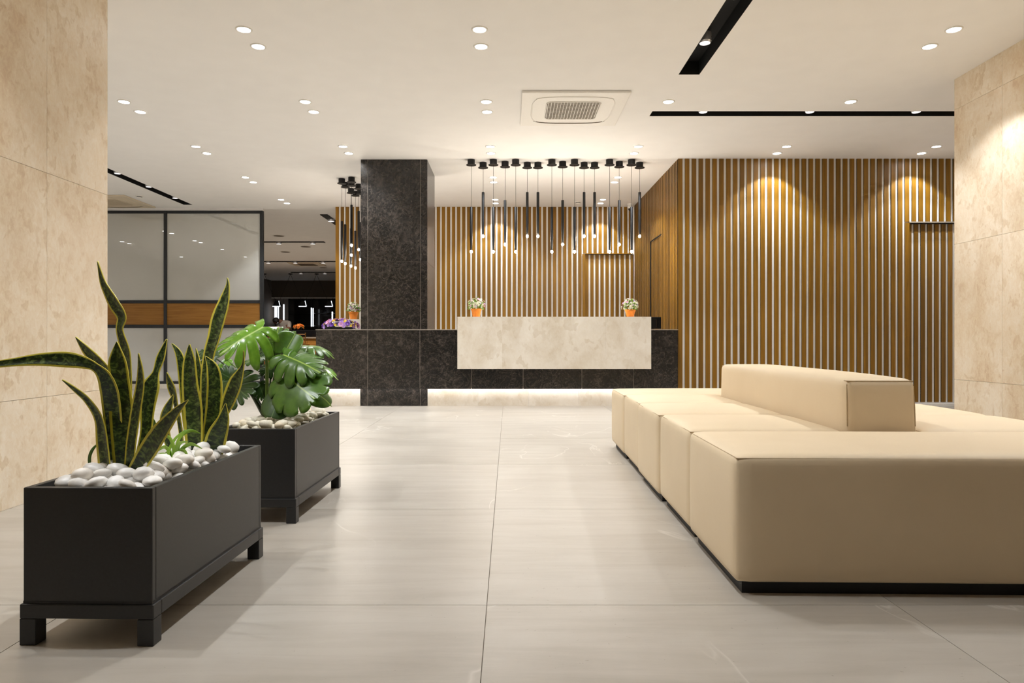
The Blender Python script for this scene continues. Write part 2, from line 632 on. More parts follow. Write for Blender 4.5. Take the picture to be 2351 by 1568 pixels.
stone_wall('wall_left', 'beige mottled stone clad wall beside the planters', -2.306, 1,
           [-3.2, -2.4, -1.8, -1.2, -0.6, 0.0, 0.6, 1.2, 1.8, 2.4, 2.98, 3.549, 4.086], [0, 0.498, 1.615, 2.732, CEIL], 1.6)
stone_wall('wall_right', 'beige mottled stone clad wall beside the ottoman island', 3.70, -1,
           [-3.2, -2.0, -1.4, -0.8, -0.2, 0.4, 1.0, 1.6, 2.2, 2.8, 3.4, 4.0, 4.6, 5.32, 5.89], [0, 0.458, 1.575, 2.69, CEIL], 2.2)

# ------------------------------------------------------------------ slatted walls
PITCH, SW, SD, BASEZ = 0.0817, 0.053, 0.012, 0.075


def slat_mesh(z0, z1, frontal, name='slat'):
    if frontal:
        return MB().box(-SW / 2, SW / 2, -SD, 0, z0, z1).mesh(name)
    return MB().box(-SD, 0, -SW / 2, SW / 2, z0, z1).mesh(name)


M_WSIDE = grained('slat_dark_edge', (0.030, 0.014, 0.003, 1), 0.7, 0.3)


def slat_run(parent, frontal, plane, u0, u1, z0, z1, first=None, mat=M_WOOD):
    me = slat_mesh(z0, z1, frontal)
    me.materials.append(mat)
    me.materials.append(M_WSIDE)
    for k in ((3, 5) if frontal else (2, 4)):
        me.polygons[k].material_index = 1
    u = (u0 + SW / 2) if first is None else first
    n = 0
    while u + SW / 2 <= u1 + 1e-6:
        o = lnk(bpy.data.objects.new('slat', me), parent)
        o.location = (u, plane, 0) if frontal else (plane, u, 0)
        u += PITCH
        n += 1
    return u


# rear wall with a flush door at its right end
DH = 2.18
XB0, XB1, XBD = -2.79, 2.03, 1.245
wb = MB().box(XB0 + 0.004, XBD, YBW, YBW + 0.2, 0, CEIL).box(XBD, XB1, YBW, YBW + 0.2, DH, CEIL).build('wall_back', M_GAP)
tag(wb, 'rear wall of vertical oak slats over white', kind='structure')
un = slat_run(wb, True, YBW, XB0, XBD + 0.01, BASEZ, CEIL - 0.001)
JB = un - PITCH + SW / 2
if XBD - JB > 0.02:
    bx('door_jamb', (max(JB + 0.012, XBD - 0.05), XBD, YBW - SD, YBW + 0.05, 0.02, DH), M_WOOD, wb)
ue = slat_run(wb, True, YBW, un - SW / 2, XB1 - 0.01, DH + 0.012, CEIL - 0.001, first=un) - PITCH + SW / 2
if XB1 - ue > 0.04:
    bx('slat_filler', (ue + PITCH - SW, XB1 - 0.013, YBW - SD, YBW, DH + 0.012, CEIL - 0.001), M_WOOD, wb)
bx('base_strip', (XB0, XBD, YBW - 0.012, YBW, 0.001, BASEZ), M_WHITE, wb)
bx('door_lintel', (XBD, XB1 - 0.02, YBW - 0.02, YBW + 0.05, DH, DH + 0.012), M_WOOD, wb)
bx('end_cap', (XB0, XB0 + 0.004, YBW, YBW + 0.2, 0, CEIL), M_WOOD, wb)
d1 = bx('door_1', (XBD, XB1, YBW + 0.045, YBW + 0.09, 0.004, DH - 0.004), M_GAP)
tag(d1, 'slatted oak door hidden in the rear wall', kind='structure')
ue = slat_run(d1, True, YBW + 0.045, XBD + 0.004, XB1 - 0.01, BASEZ, DH - 0.006) - PITCH + SW / 2
if XB1 - ue > 0.04:
    bx('slat_filler', (ue + PITCH - SW, XB1 - 0.002, YBW + 0.033, YBW + 0.045, BASEZ, DH - 0.006), M_WOOD, d1)

# return wall between the rear wall and the right slatted wall
XRT = 2.03
RD0, RD1 = 9.36, 10.09
wr = MB().box(XRT, XRT + 0.18, YRW + 0.021, RD0, 0, CEIL).box(XRT, XRT + 0.18, RD1, YBW, 0, CEIL).box(XRT, XRT + 0.18, RD0, RD1, DH, CEIL).build('wall_return', M_GAP)
tag(wr, 'side return wall of narrow oak slats', kind='structure')
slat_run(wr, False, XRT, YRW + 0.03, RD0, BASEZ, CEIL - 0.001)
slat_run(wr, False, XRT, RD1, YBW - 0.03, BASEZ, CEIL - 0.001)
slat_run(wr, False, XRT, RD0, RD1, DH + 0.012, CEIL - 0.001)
bx('door_shadow_strip', (XRT - 0.016, XRT + 0.012, RD0, RD1, DH + 0.001, DH + 0.011), M_BLACKM, wr)  # solid black strips stand in for the shade in the door joints
bx('door_shadow_strip', (XRT - 0.016, XRT + 0.012, RD1 - 0.005, RD1 + 0.004, 0.02, DH), M_BLACKM, wr)
d2 = bx('door_2', (XRT + 0.012, XRT + 0.06, RD0 + 0.006, RD1 - 0.006, 0.004, DH), M_GAP)
tag(d2, 'slatted oak door flush in the return wall', kind='structure')
slat_run(d2, False, XRT + 0.012, RD0 + 0.006, RD1 - 0.006, BASEZ, DH)

# right slatted wall facing the lobby, with a recessed door at its right end
XD3 = 4.765
ws = MB().box(XRT, XD3, YRW, YRW + 0.2, 0, CEIL).box(XD3, XR, YRW, YRW + 0.2, DH, CEIL).build('wall_right_slatted', M_GAP)
tag(ws, 'front facing wall of vertical oak slats with lit scallops', kind='structure')
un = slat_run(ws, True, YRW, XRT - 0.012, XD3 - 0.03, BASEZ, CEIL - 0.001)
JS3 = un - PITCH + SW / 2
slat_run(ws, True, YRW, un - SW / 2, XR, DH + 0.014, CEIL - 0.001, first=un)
bx('base_strip', (XRT, XD3, YRW - 0.010, YRW, 0.001, BASEZ), M_WHITE, ws)
bx('door_lintel', (XD3, XR, YRW - 0.022, YRW + 0.06, DH, DH + 0.014), M_EDGE, ws)
bx('door_jamb', (JS3 + PITCH - SW, XD3, YRW - 0.018, YRW + 0.06, 0.02, DH), M_WOOD, ws)
d3 = bx('door_3', (XD3, XR, YRW + 0.055, YRW + 0.1, 0.004, DH - 0.004), M_GAP)
tag(d3, 'recessed slatted oak door at the wall end', kind='structure')
slat_run(d3, True, YRW + 0.055, XD3 + 0.006, XR, BASEZ - 0.03, DH - 0.006)
bx('door_sill', (XD3, XR, YRW - 0.03, YRW + 0.054, 0.001, 0.03), M_WHITE, d3)

# ------------------------------------------------------------------ dark stone pillar through the desk
PX0, PX1, PY0, PY1 = -1.764, -0.968, 8.48, 9.34
pil = bx('pillar', (PX0 + 0.0025, PX1 - 0.0025, PY0 + 0.0025, PY1 - 0.0025, 0, CEIL), M_EDGE)
tag(pil, 'square pillar clad in dark brown marble slabs', kind='structure')
zs = [0.0, 0.90, 1.722, CEIL]
xsP = [PX0, -1.68, -1.05, PX1]
ysP = [PY0 + 0.012, PY1 - 0.012]
for j in range(3):
    for i in range(3):
        for ya, yb in ((PY0, PY0 + 0.0115), (PY1 - 0.0115, PY1)):
            bx('stone_slab', (xsP[i] + 0.0022, xsP[i + 1] - 0.0022, ya, yb, zs[j] + 0.0012, zs[j + 1] - 0.0012), M_DARK, pil)
    for xa, xb in ((PX0, PX0 + 0.0115), (PX1 - 0.0115, PX1)):
        bx('stone_slab', (xa, xb, PY0 + 0.0125, PY1 - 0.0125, zs[j] + 0.0012, zs[j + 1] - 0.0012), M_DARK, pil)

# ------------------------------------------------------------------ glass partition
XP0, XP1 = XL, -4.007
ZP0, ZP1 = 0.075, 2.905
part = empty('glass_partition', ((XP0 + XP1) / 2, YPT, 0))
tag(part, 'black framed partition of grey glass with an oak band', 'partition')


def prt(name, b, mat, bevel=0.0):
    o = bx(name, b, mat, None, bevel)
    o.parent = part
    o.matrix_parent_inverse = Matrix.Translation(part.location).inverted()
    return o


fw = 0.05
mull = (381 - VX) * YPT / F_PX
for xa in (XP0, mull - fw / 2, XP1 - fw):
    prt('frame_post', (xa, xa + fw, YPT - 0.03, YPT + 0.03, ZP0, ZP1), M_FRAME, 0.003)
rails = [(ZP0, ZP0 + 0.045), (0.990, 1.040), (1.392, 1.442), (ZP1 - 0.045, ZP1)]
spans = [(XP0 + fw, mull - fw / 2), (mull + fw / 2, XP1 - fw)]
for za, zb in rails:
    for xa, xb in spans:
        prt('frame_rail', (xa, xb, YPT - 0.028, YPT + 0.028, za, zb), M_FRAME, 0.002)
for xa, xb in spans:
    prt('glass_pane', (xa, xb, YPT - 0.008, YPT + 0.008, rails[0][1], rails[1][0]), M_GLASS)
    prt('oak_panel', (xa, xb, YPT - 0.012, YPT + 0.012, rails[1][1], rails[2][0]), M_WOODH)
    prt('glass_pane', (xa, xb, YPT - 0.008, YPT + 0.008, rails[2][1], rails[3][0]), M_GLASS)
prt('stone_curb', (XP0, XP1, YPT - 0.05, YPT + 0.05, 0.0005, ZP0), M_STONEL)
prt('head_infill', (XP0, XP1, YPT - 0.02, YPT + 0.02, ZP1, CEIL - 0.001), M_WHITE)

# ------------------------------------------------------------------ reception desk
DX0, DX1 = -2.264, 1.995
ZL, ZT = 0.2115, 0.904
desk = empty('reception_desk', (0, 8.6, 0))
tag(desk, 'long dark marble reception desk with pale raised counter and glowing base', 'reception desk')


def dk(name, b, mat, bevel=0.0, parent=None):
    o = bx(name, b, mat, None, bevel)
    p = parent or desk
    o.parent = p
    if p is desk:
        o.matrix_parent_inverse = Matrix.Translation(desk.location).inverted()
    return o


seams = [DX0] + [(x - VX) * YD / F_PX for x in (844, 964, 1082, 1201, 1336, 1455)] + [DX1]
for i in range(len(seams) - 1):
    dk('stone_panel', (seams[i] + 0.002, seams[i + 1] - 0.002, YD, YD + 0.018, ZL, ZT - 0.002), M_DARK, 0.001)
dk('panel_backing', (DX0 + 0.01, DX1 - 0.01, YD + 0.0025, YD + 0.05, ZL + 0.01, ZT - 0.003), M_EDGE)
dk('desk_body', (DX0 + 0.02, PX0 - 0.004, YD + 0.13, YD + 0.75, ZL, ZT - 0.003), M_DARK)
dk('desk_body', (PX1 + 0.004, DX1 - 0.01, YD + 0.13, YD + 0.75, ZL, ZT - 0.003), M_DARK)
dk('ledge', (DX0 - 0.002, DX1 + 0.002, YD - 0.004, YD + 0.12, ZT, ZT + 0.009), M_EDGE, 0.001)
dk('ledge', (DX0 - 0.002, PX0 - 0.004, YD + 0.12, YD + 0.78, ZT, ZT + 0.009), M_EDGE, 0.001)
dk('ledge', (PX1 + 0.004, DX1 + 0.002, YD + 0.12, YD + 0.78, ZT, ZT + 0.009), M_EDGE, 0.001)
# pale skirting recessed below the panels
sk = [DX0 + 0.02, PX0 - 0.004]
dk('skirting_panel', (sk[0], sk[1], PY0 - 0.002, PY0 + 0.02, 0.0005, ZL + 0.05), M_STONEL)
xs_ = [PX1 + 0.004, -0.36, 0.24, 0.84, 1.44, DX1]
for i in range(5):
    dk('skirting_panel', (xs_[i] + 0.001, xs_[i + 1] - 0.001, PY0 - 0.002, PY0 + 0.02, 0.0005, ZL + 0.05), M_STONEL)
dk('led_strip', (DX0 + 0.06, DX1 - 0.02, YD + 0.055, YD + 0.075, ZL + 0.014, ZL + 0.022), M_LED)
dk('led_channel', (DX0 + 0.05, DX1 - 0.01, YD + 0.051, YD + 0.13, ZL + 0.022, ZL + 0.04), M_WHITE)
# raised pale counter box in front of the dark panels
BX0, BX1, BY0, BY1, BZ0, BZ1 = -0.589, 1.651, 8.20, 8.62, 0.453, 1.057
cb = dk('counter_box', (BX0 + 0.012, BX1 - 0.012, BY0 + 0.012, YD - 0.001, BZ0 + 0.012, BZ1 - 0.012), M_STONEL)
bs = [BX0, (1153 - VX) * BY0 / F_PX, (1391 - VX) * BY0 / F_PX, BX1]
for i in range(3):
    dk('counter_panel', (bs[i] + 0.0004, bs[i + 1] - 0.0004, BY0, BY0 + 0.0118, BZ0, BZ1), M_STONEL, 0.0, cb)
dk('counter_top', (BX0, BX1, BY0 + 0.012, BY1, BZ1 - 0.012, BZ1), M_STONEL, 0.0, cb)
dk('counter_underside', (BX0, BX1, BY0 + 0.012, YD - 0.001, BZ0, BZ0 + 0.012), M_STONEL, 0.0, cb)
for xa in (BX0, BX1 - 0.012):
    dk('counter_end', (xa, xa + 0.012, BY0 + 0.012, YD - 0.001, BZ0 + 0.012, BZ1 - 0.012), M_STONEL, 0.0, cb)
    dk('counter_end', (xa, xa + 0.012, YD + 0.14, BY1, ZT + 0.01, BZ1 - 0.012), M_STONEL, 0.0, cb)
# wing of the desk on the far side of the pillar
dk('wing_body', (DX0 + 0.02, PX0 - 0.03, YD + 0.80, 10.45, 0.0005, 0.88), M_DARK)
dk('wing_counter', (DX0, PX0 - 0.02, 9.19, 10.45, 0.884, 1.057), M_STONEL)

# ------------------------------------------------------------------ monitor on the desk
mon = empty('computer_monitor', (1.66, 8.92, ZT + 0.009))
tag(mon, 'black computer monitor seen from behind at the counter end', 'monitor')
MB().box(-0.22, 0.22, -0.012, 0.012, 0.015, 0.165).box(-0.16, 0.16, -0.035, -0.012, 0.03, 0.14).build('casing', M_SCREEN, mon, bevel=0.006)
MB().box(-0.20, 0.20, 0.0121, 0.0135, 0.025, 0.155).build('screen', M_SCREEN, mon)
MB().box(-0.03, 0.03, -0.05, -0.035, 0.01, 0.12).build('stand_arm', M_BLACK, mon, bevel=0.004)
MB().box(-0.11, 0.11, -0.09, 0.06, 0.0, 0.012).build('stand_base', M_BLACK, mon, bevel=0.004)
mon.rotation_euler = (0, 0, -0.06)
mon.location = (1.70, 8.92, ZT + 0.009)

# ------------------------------------------------------------------ ottoman island
SOX, SOY, SA = 0.683, 2.152, -math.radians(1.37)


def isl(t, s, z=0.0):
    c, n = math.cos(SA), math.sin(SA)
    return Vector((SOX + t * c - s * n, SOY + t * n + s * c, z))


def soft_block(w, d, h, r=0.03, puff=0.012, n=14, taper=0.0):
    """upholstered block: rounded edges, slightly domed top, base at z = 0, centred in x and y"""
    bm = bmesh.new()
    bmesh.ops.create_cube(bm, size=2.0)
    bmesh.ops.subdivide_edges(bm, edges=bm.edges[:], cuts=n, use_grid_fill=True)
    hx, hy, hz = w / 2, d / 2, h / 2
    for v in bm.verts:
        # even spread with extra density near the edges
        q = []
        for c_, hh in zip(v.co, (hx, hy, hz)):
            e = math.copysign(abs(math.sin(c_ * math.pi / 2)) ** 0.8, c_) * hh if abs(c_) < 1 else c_ * hh
            q.append(e)
        q = Vector(q)
        inner = Vector((max(-hx + r, min(hx - r, q.x)), max(-hy + r, min(hy - r, q.y)), max(-hz + r, min(hz - r, q.z))))
        dlt = q - inner
        if dlt.length > 1e-9:
            q = inner + dlt.normalized() * r
        u, vv, ww = q.x / hx, q.y / hy, q.z / hz
        if ww > 0.3:
            q.z += puff * (1 - u ** 4) * (1 - vv ** 4) * (ww - 0.3) / 0.7
        bul = puff * 0.5 * (1 - ww ** 2)
        q.x += bul * (1 - vv ** 4) * u ** 3
        q.y += bul * (1 - u ** 4) * vv ** 3
        if taper:
            k = 1 - taper * (q.z + hz) / h
            q.x *= k
            q.y *= k
        v.co = q + Vector((0, 0, hz))
    me = bpy.data.meshes.new('soft_block')
    bm.to_mesh(me)
    bm.free()
    for p in me.polygons:
        p.use_smooth = True
    return me


Z_FOOT, H_SEAT = 0.036, 0.389


def ottoman(t0, t1, s0, s1, label, h=H_SEAT, z0=Z_FOOT, name='ottoman', g='beige ottoman modules of the seating island'):
    w, d = t1 - t0, s1 - s0
    c = isl((t0 + t1) / 2, (s0 + s1) / 2)
    e = empty(name, (c.x, c.y, 0), SA)
    tag(e, label, 'ottoman', g)
    me = soft_block(w - 0.012, d - 0.012, h, 0.026, 0.012)
    put('upholstery', me, M_FABRIC, e, False, (0, 0, z0))
    # welt seam round the top edge
    a, b, zt = (w - 0.012) / 2 - 0.0082, (d - 0.012) / 2 - 0.0082, z0 + h - 0.0082
    pts = [(-a, -b, zt), (a, -b, zt), (a, b, zt), (-a, b, zt), (-a, -b, zt)]
    path = []
    for i in range(4):
        p, q = Vector(pts[i]), Vector(pts[i + 1])
        for k in range(8):
            path.append(p.lerp(q, k / 8))
    path.append(Vector(pts[0]))
    MB().tube(path, 0.0022, 5).build('welt_seam', M_SEAM, e)
    bx('plinth', (-w / 2 + 0.035, w / 2 - 0.035, -d / 2 + 0.035, d / 2 - 0.035, 0.0, z0 + 0.012), M_BLACK, e)
    return e


WT = 1.58
ottoman(0, WT, 0, 0.62, 'wide beige ottoman block at the near end of the seating island')
ottoman(0.004, 0.62, 0.625, 1.24, 'square beige ottoman next to the wide near block, aisle side')
ottoman(-0.004, 0.62, 1.245, 1.86, 'middle square beige ottoman of the aisle side row')
ottoman(0.006, 0.62, 1.865, 2.48, 'farthest square beige ottoman of the aisle side row')
ottoman(0.0, WT, 2.485, 3.10, 'wide beige ottoman block at the far end, toward the desk')
ottoman(0.912, WT, 0.625, 1.24, 'square beige ottoman on the wall side, next to near block')
ottoman(0.912, WT, 1.245, 1.86, 'middle square beige ottoman on the wall side')
ottoman(0.912, WT, 1.865, 2.48, 'farthest square beige ottoman on the wall side')
# raised backrest block down the middle of the island
c = isl(0.766, 1.55)
e = empty('island_backrest', (c.x, c.y, 0), SA)
tag(e, 'long raised beige backrest block along the middle of the island', 'backrest')
put('upholstery', soft_block(0.287, 1.85, 0.625 - Z_FOOT, 0.03, 0.012, 18, 0.035), M_FABRIC, e, False, (0, 0, Z_FOOT))
a, b, zt = 0.1265, 0.885, 0.6165
pts = [Vector(p) for p in ((-a, -b, zt), (a, -b, zt), (a, b, zt), (-a, b, zt), (-a, -b, zt))]
path = []
for i in range(4):
    for k in range(10):
        path.append(pts[i].lerp(pts[i + 1], k / 10))
path.append(pts[0])
MB().tube(path, 0.003, 5).build('welt_seam', M_SEAM, e)
for sx in (-1, 1):
    MB().tube([(sx * 0.1318, -0.8955, 0.44), (sx * 0.1310, -0.892, 0.52), (sx * 0.1285, -0.8845, 0.604)], 0.0024, 5).build('corner_seam', M_SEAM, e)
bx('plinth', (-0.11, 0.11, -0.89, 0.89, 0, Z_FOOT + 0.01), M_BLACK, e)


# ------------------------------------------------------------------ planters
def planter(x_right, y_near, rz, label):
    W, L, H = 0.345, 0.762, 0.401
    e = empty('planter', (x_right, y_near, 0), rz)
    tag(e, label, 'planter', 'dark rectangular planters by the stone wall')
    i, t = 0.006, 0.018
    MB().box(-W + i, -i, i, i + t, 0.106, H).build('end_board', M_PLANT, e, bevel=0.0025)
    MB().box(-W + i, -i, L - i - t, L - i, 0.106, H).build('end_board', M_PLANT, e, bevel=0.0025)
    MB().box(-i - t, -i, i + t, L - i - t, 0.106, H).build('side_board', M_PLANT, e, bevel=0.0025)
    MB().box(-W + i, -W + i + t, i + t, L - i - t, 0.106, H).build('side_board', M_PLANT, e, bevel=0.0025)
    MB().box(-W + i, -i, i, L - i, 0.1, 0.112).build('bottom_board', M_PLANT, e)
    lw = 0.042
    for xa in (-W, -lw):
        for ya in (0, L - lw):
            MB().box(xa, xa + lw, ya, ya + lw, 0.0, 0.068).build('leg', M_PLANT, e, bevel=0.002)
    MB().box(-W, 0, 0, lw, 0.0681, 0.105).build('base_rail', M_PLANT, e, bevel=0.003)
    MB().box(-W, 0, L - lw, L, 0.0681, 0.105).build('base_rail', M_PLANT, e, bevel=0.003)
    MB().box(-W, -W + lw, lw, L - lw, 0.0681, 0.105).build('base_rail', M_PLANT, e, bevel=0.003)
    MB().box(-lw, 0, lw, L - lw, 0.0681, 0.105).build('base_rail', M_PLANT, e, bevel=0.003)
    MB().box(-W + i + t, -i - t, i + t, L - i - t, 0.30, 0.357).build('soil', M_SOIL, e)
    return e


P1 = (-0.900, 1.800, -math.radians(1.2))
P2 = (-0.901, 3.012, -math.radians(0.8))
pl1 = planter(*P1, 'dark grey wooden planter nearest the viewer, holding snake plants')
pl2 = planter(*P2, 'dark grey wooden planter farther back, holding a monstera')


# ------------------------------------------------------------------ pebbles
def pebble_mesh(k, rough_amt):
    rr = random.Random(100 + k)
    bm = bmesh.new()
    bmesh.ops.create_icosphere(bm, subdivisions=2, radius=1.0)
    dirs = [(Vector((rr.uniform(-1, 1), rr.uniform(-1, 1), rr.uniform(-1, 1))).normalized(), rr.uniform(0.78, 0.97)) for _ in range(rough_amt)]
    ax = (rr.uniform(0.85, 1.25), rr.uniform(0.7, 1.0), rr.uniform(0.5, 0.72))
    for v in bm.verts:
        p = v.co.copy()
        for dd, lim in dirs:
            q = p.dot(dd)
            if q > lim:
                p -= dd * (q - lim)
        v.co = Vector((p.x * ax[0], p.y * ax[1], p.z * ax[2]))
    me = bpy.data.meshes.new('pebble')
    bm.to_mesh(me)
    bm.free()
    for p in me.polygons:
        p.use_smooth = True
    return me


def pebbles(P, size, n_max, mat, meshes, label, group, keep_out, zbase, seed, mound=0.0):
    rr = random.Random(seed)
    W, L = 0.345, 0.762
    cz, sz = math.cos(P[2]), math.sin(P[2])
    placed = []
    tries = 0
    while len(placed) < n_max and tries < 9000:
        tries += 1
        s = size * rr.uniform(0.78, 1.28)
        x, y = rr.uniform(-W + 0.026 + s * 1.18, -0.026 - s * 1.18), rr.uniform(0.026 + s * 1.18, L - 0.026 - s * 1.18)
        wx, wy = P[0] + x * cz - y * sz, P[1] + x * sz + y * cz
        if any((wx - kx) ** 2 + (wy - ky) ** 2 < kr * kr for kx, ky, kr in keep_out):
            continue
        z = None
        for lvl in range(3):
            zz = zbase + lvl * size * 0.62
            if all((x - a) ** 2 + (y - b) ** 2 > (0.74 * (s + q)) ** 2 or abs(zz - c_) > size * 0.6 for a, b, c_, q in placed):
                z = zz
                break
        if z is None or z > zbase + mound * (0.4 + 0.6 * rr.random()) + size * 0.7:
            continue
        placed.append((x, y, z, s))
        o = lnk(bpy.data.objects.new('pebble', rr.choice(meshes)))
        o.location = (wx, wy, z + rr.uniform(-0.003, 0.004))
        o.rotation_euler = (rr.uniform(-0.45, 0.45), rr.uniform(-0.45, 0.45), rr.uniform(0, 6.28))
        o.scale = (s, s, s)
        tag(o, label, 'pebble', group)


peb_a = [pebble_mesh(k, 2) for k in range(6)]
peb_b = [pebble_mesh(20 + k, 11) for k in range(7)]
for me in peb_a:
    me.materials.append(M_PEB1)
for me in peb_b:
    me.materials.append(M_PEB2)

CA, CBC, CM = Vector((-1.085, 2.03, 0)), Vector((-1.03, 2.40, 0)), Vector((-1.118, 3.30, 0))
pebbles(P1, 0.030, 120, M_PEB1, peb_a, 'smooth white pebble in the near planter around the snake plants', 'white pebbles in the near planter',
        [(CA.x, CA.y, 0.038), (CBC.x, CBC.y, 0.042)], 0.379, 3, 0.020)
pebbles(P2, 0.0255, 180, M_PEB2, peb_b, 'angular cream pebble in the far planter under the monstera', 'cream pebbles in the far planter',
        [(CM.x, CM.y, 0.026), (CM.x - 0.02, CM.y + 0.06, 0.02)], 0.377, 4, 0.034)


# ------------------------------------------------------------------ ribbons for leaves
def catmull(pts, n):
    out = []
    m = len(pts)
    for i in range(m - 1):
        p0, p1, p2, p3 = pts[max(i - 1, 0)], pts[i], pts[i + 1], pts[min(i + 2, m - 1)]
        for k in range(n):
            t = k / n
            out.append([0.5 * (2 * b + (c_ - a) * t + (2 * a - 5 * b + 4 * c_ - d) * t * t + (3 * b - a - 3 * c_ + d) * t ** 3)
                        for a, b, c_, d in zip(p0, p1, p2, p3)])
    out.append(list(pts[-1]))
    return out


def ribbon(name, pts3w, mat, parent, phi=0.3, phi_tip=None, fold=0.18, thick=0.0025, n=7, across=4):
    """blade along (x, y, z, width) points; lateral axis lies across the view and is turned by phi about the blade"""
    P = catmull(pts3w, n)
    mb = MB()
    m = len(P)
    L = 0.0
    uvs = []
    for i in range(m):
        p = Vector(P[i][:3])
        t = Vector(P[min(i + 1, m - 1)][:3]) - Vector(P[max(i - 1, 0)][:3])
        t.normalize()
        lat = t.cross(Vector((0, -1, 0)))
        if lat.length < 1e-4:
            lat = Vector((1, 0, 0))
        lat.normalize()
        nor = lat.cross(t)
        f = phi if phi_tip is None else phi + (phi_tip - phi) * i / (m - 1)
        lat2 = lat * math.cos(f) + nor * math.sin(f)
        nor2 = lat2.cross(t)
        w = max(P[i][3], 0.0012) / max(0.35, abs(math.cos(f)))
        if i:
            L += (p - Vector(P[i - 1][:3])).length
        for k in range(across + 1):
            u = -1 + 2 * k / across
            q = p + lat2 * (u * w / 2) + nor2 * (fold * w * (u * u - 0.4))
            mb.v.append(tuple(q))
            uvs.append((u, L))
    for i in range(m - 1):
        for k in range(across):
            a = i * (across + 1) + k
            mb.f.append((a, a + 1, a + across + 2, a + across + 1))
    me = mb.mesh(name)
    ul = me.uv_layers.new(name='UVMap')
    for lp in me.loops:
        ul.data[lp.index].uv = uvs[lp.vertex_index]
    o = put(name, me, mat, parent, True)
    md = o.modifiers.new('thickness', 'SOLIDIFY')
    md.thickness = thick
    md.offset = 0
    return o


def blade(parent, pts, yb, yt, phi, mat=M_SNAKE, fold=0.16, thick=0.0028, name='leaf', phi_tip=None, n=7, across=4, wk=1.0):
    """pts: (px, py, width px) from base to tip; depth runs from yb to yt"""
    out = []
    m = len(pts)
    o = parent.location
    for i, (x, y, w) in enumerate(pts):
        d = yb + (yt - yb) * i / (m - 1)
        p = at(x, y, d) - o
        out.append((p.x, p.y, p.z, w * wk * d / F_PX))
    return ribbon(name, out, mat, parent, phi, phi_tip, fold, thick, n, across)


# snake plants in the near planter
sa = empty('snake_plant', (CA.x, CA.y, 0.36))
tag(sa, 'tall variegated snake plant at the near end of the front planter', 'plant', 'snake plants in the front planter')
A = [
    ([(296, 1092, 22), (294, 1000, 26), (293, 905, 26), (293, 851, 24), (289, 805, 24), (276, 758, 18), (281, 728, 24), (264, 698, 27), (247, 668, 20), (236, 645, 14), (224, 600, 2)], 2.07, 2.10, 0.35),
    ([(270, 1090, 26), (263, 1000, 30), (256, 930, 32), (250, 893, 31), (238, 862, 24), (218, 843, 16), (190, 832, 24), (150, 826, 31), (90, 826, 25), (30, 832, 17), (-40, 840, 13)], 2.06, 1.86, -0.35),
    ([(276, 1085, 24), (268, 990, 30), (262, 920, 32), (252, 868, 30), (229, 836, 28), (199, 804, 20), (174, 774, 2)], 2.07, 2.12, 0.3),
    ([(285, 1096, 34), (283, 1019, 42), (280, 942, 46), (277, 885, 38), (270, 830, 34), (268, 784, 2)], 2.03, 2.04, -0.15),
    ([(246, 1098, 34), (238, 1019, 33), (229, 962, 24), (203, 920, 17), (172, 893, 11), (143, 872, 2)], 2.02, 1.98, 0.45),
    ([(297, 1096, 24), (303, 1019, 25), (314, 942, 25), (323, 885, 21), (323, 847, 13), (318, 811, 2)], 2.01, 2.0, 0.35),
    ([(312, 1085, 18), (334, 1000, 20), (339, 940, 26), (346, 889, 32), (358, 855, 13), (369, 820, 15), (383, 778, 2)], 2.06, 2.16, -0.3),
    ([(300, 1100, 30), (337, 1042, 42), (367, 996, 40), (402, 950, 22), (432, 918, 2)], 2.0, 1.93, 0.3),
]
for pts, yb, yt, ph in A:
    blade(sa, pts, yb, yt, ph, wk=1.12)
sb = empty('snake_plant', (CBC.x, CBC.y, 0.36))
tag(sb, 'snake plant at the far end of the front planter, tallest leaf upright', 'plant', 'snake plants in the front planter')
B = [
    ([(470, 1032, 22), (473, 940, 24), (474, 866, 25), (482, 812, 27), (493, 774, 30), (503, 732, 33), (515, 694, 26), (523, 656, 9), (522, 638, 2)], 2.44, 2.50, 0.3),
    ([(420, 1036, 10), (414, 980, 10), (404, 927, 11), (394, 889, 18), (383, 855, 2)], 2.46, 2.42, 0.3),
    ([(392, 1040, 12), (378, 975, 16), (384, 943, 18), (398, 906, 2)], 2.36, 2.34, -0.3),
    ([(440, 1034, 18), (428, 940, 18), (420, 860, 17), (411, 814, 13), (394, 788, 2)], 2.44, 2.46, -0.4),
    ([(448, 1038, 36), (445, 942, 43), (438, 885, 37), (436, 828, 27), (435, 790, 2)], 2.38, 2.39, 0.15),
    ([(462, 1034, 16), (462, 960, 20), (460, 890, 20), (455, 830, 10), (450, 800, 2)], 2.46, 2.5, 0.2),
    ([(476, 1034, 24), (483, 988, 27), (490, 942, 29), (493, 885, 28), (488, 845, 22), (472, 818, 2)], 2.41, 2.43, -0.35),
    ([(484, 1034, 18), (500, 985, 18), (513, 954, 20), (528, 916, 32), (543, 878, 32), (558, 838, 7), (559, 805, 2)], 2.43, 2.36, 0.35),
    ([(488, 1040, 40), (499, 1000, 40), (513, 962, 24), (518, 926, 2)], 2.38, 2.36, -0.2),
]
for pts, yb, yt, ph in B:
    blade(sb, pts, yb, yt, ph, wk=1.1)

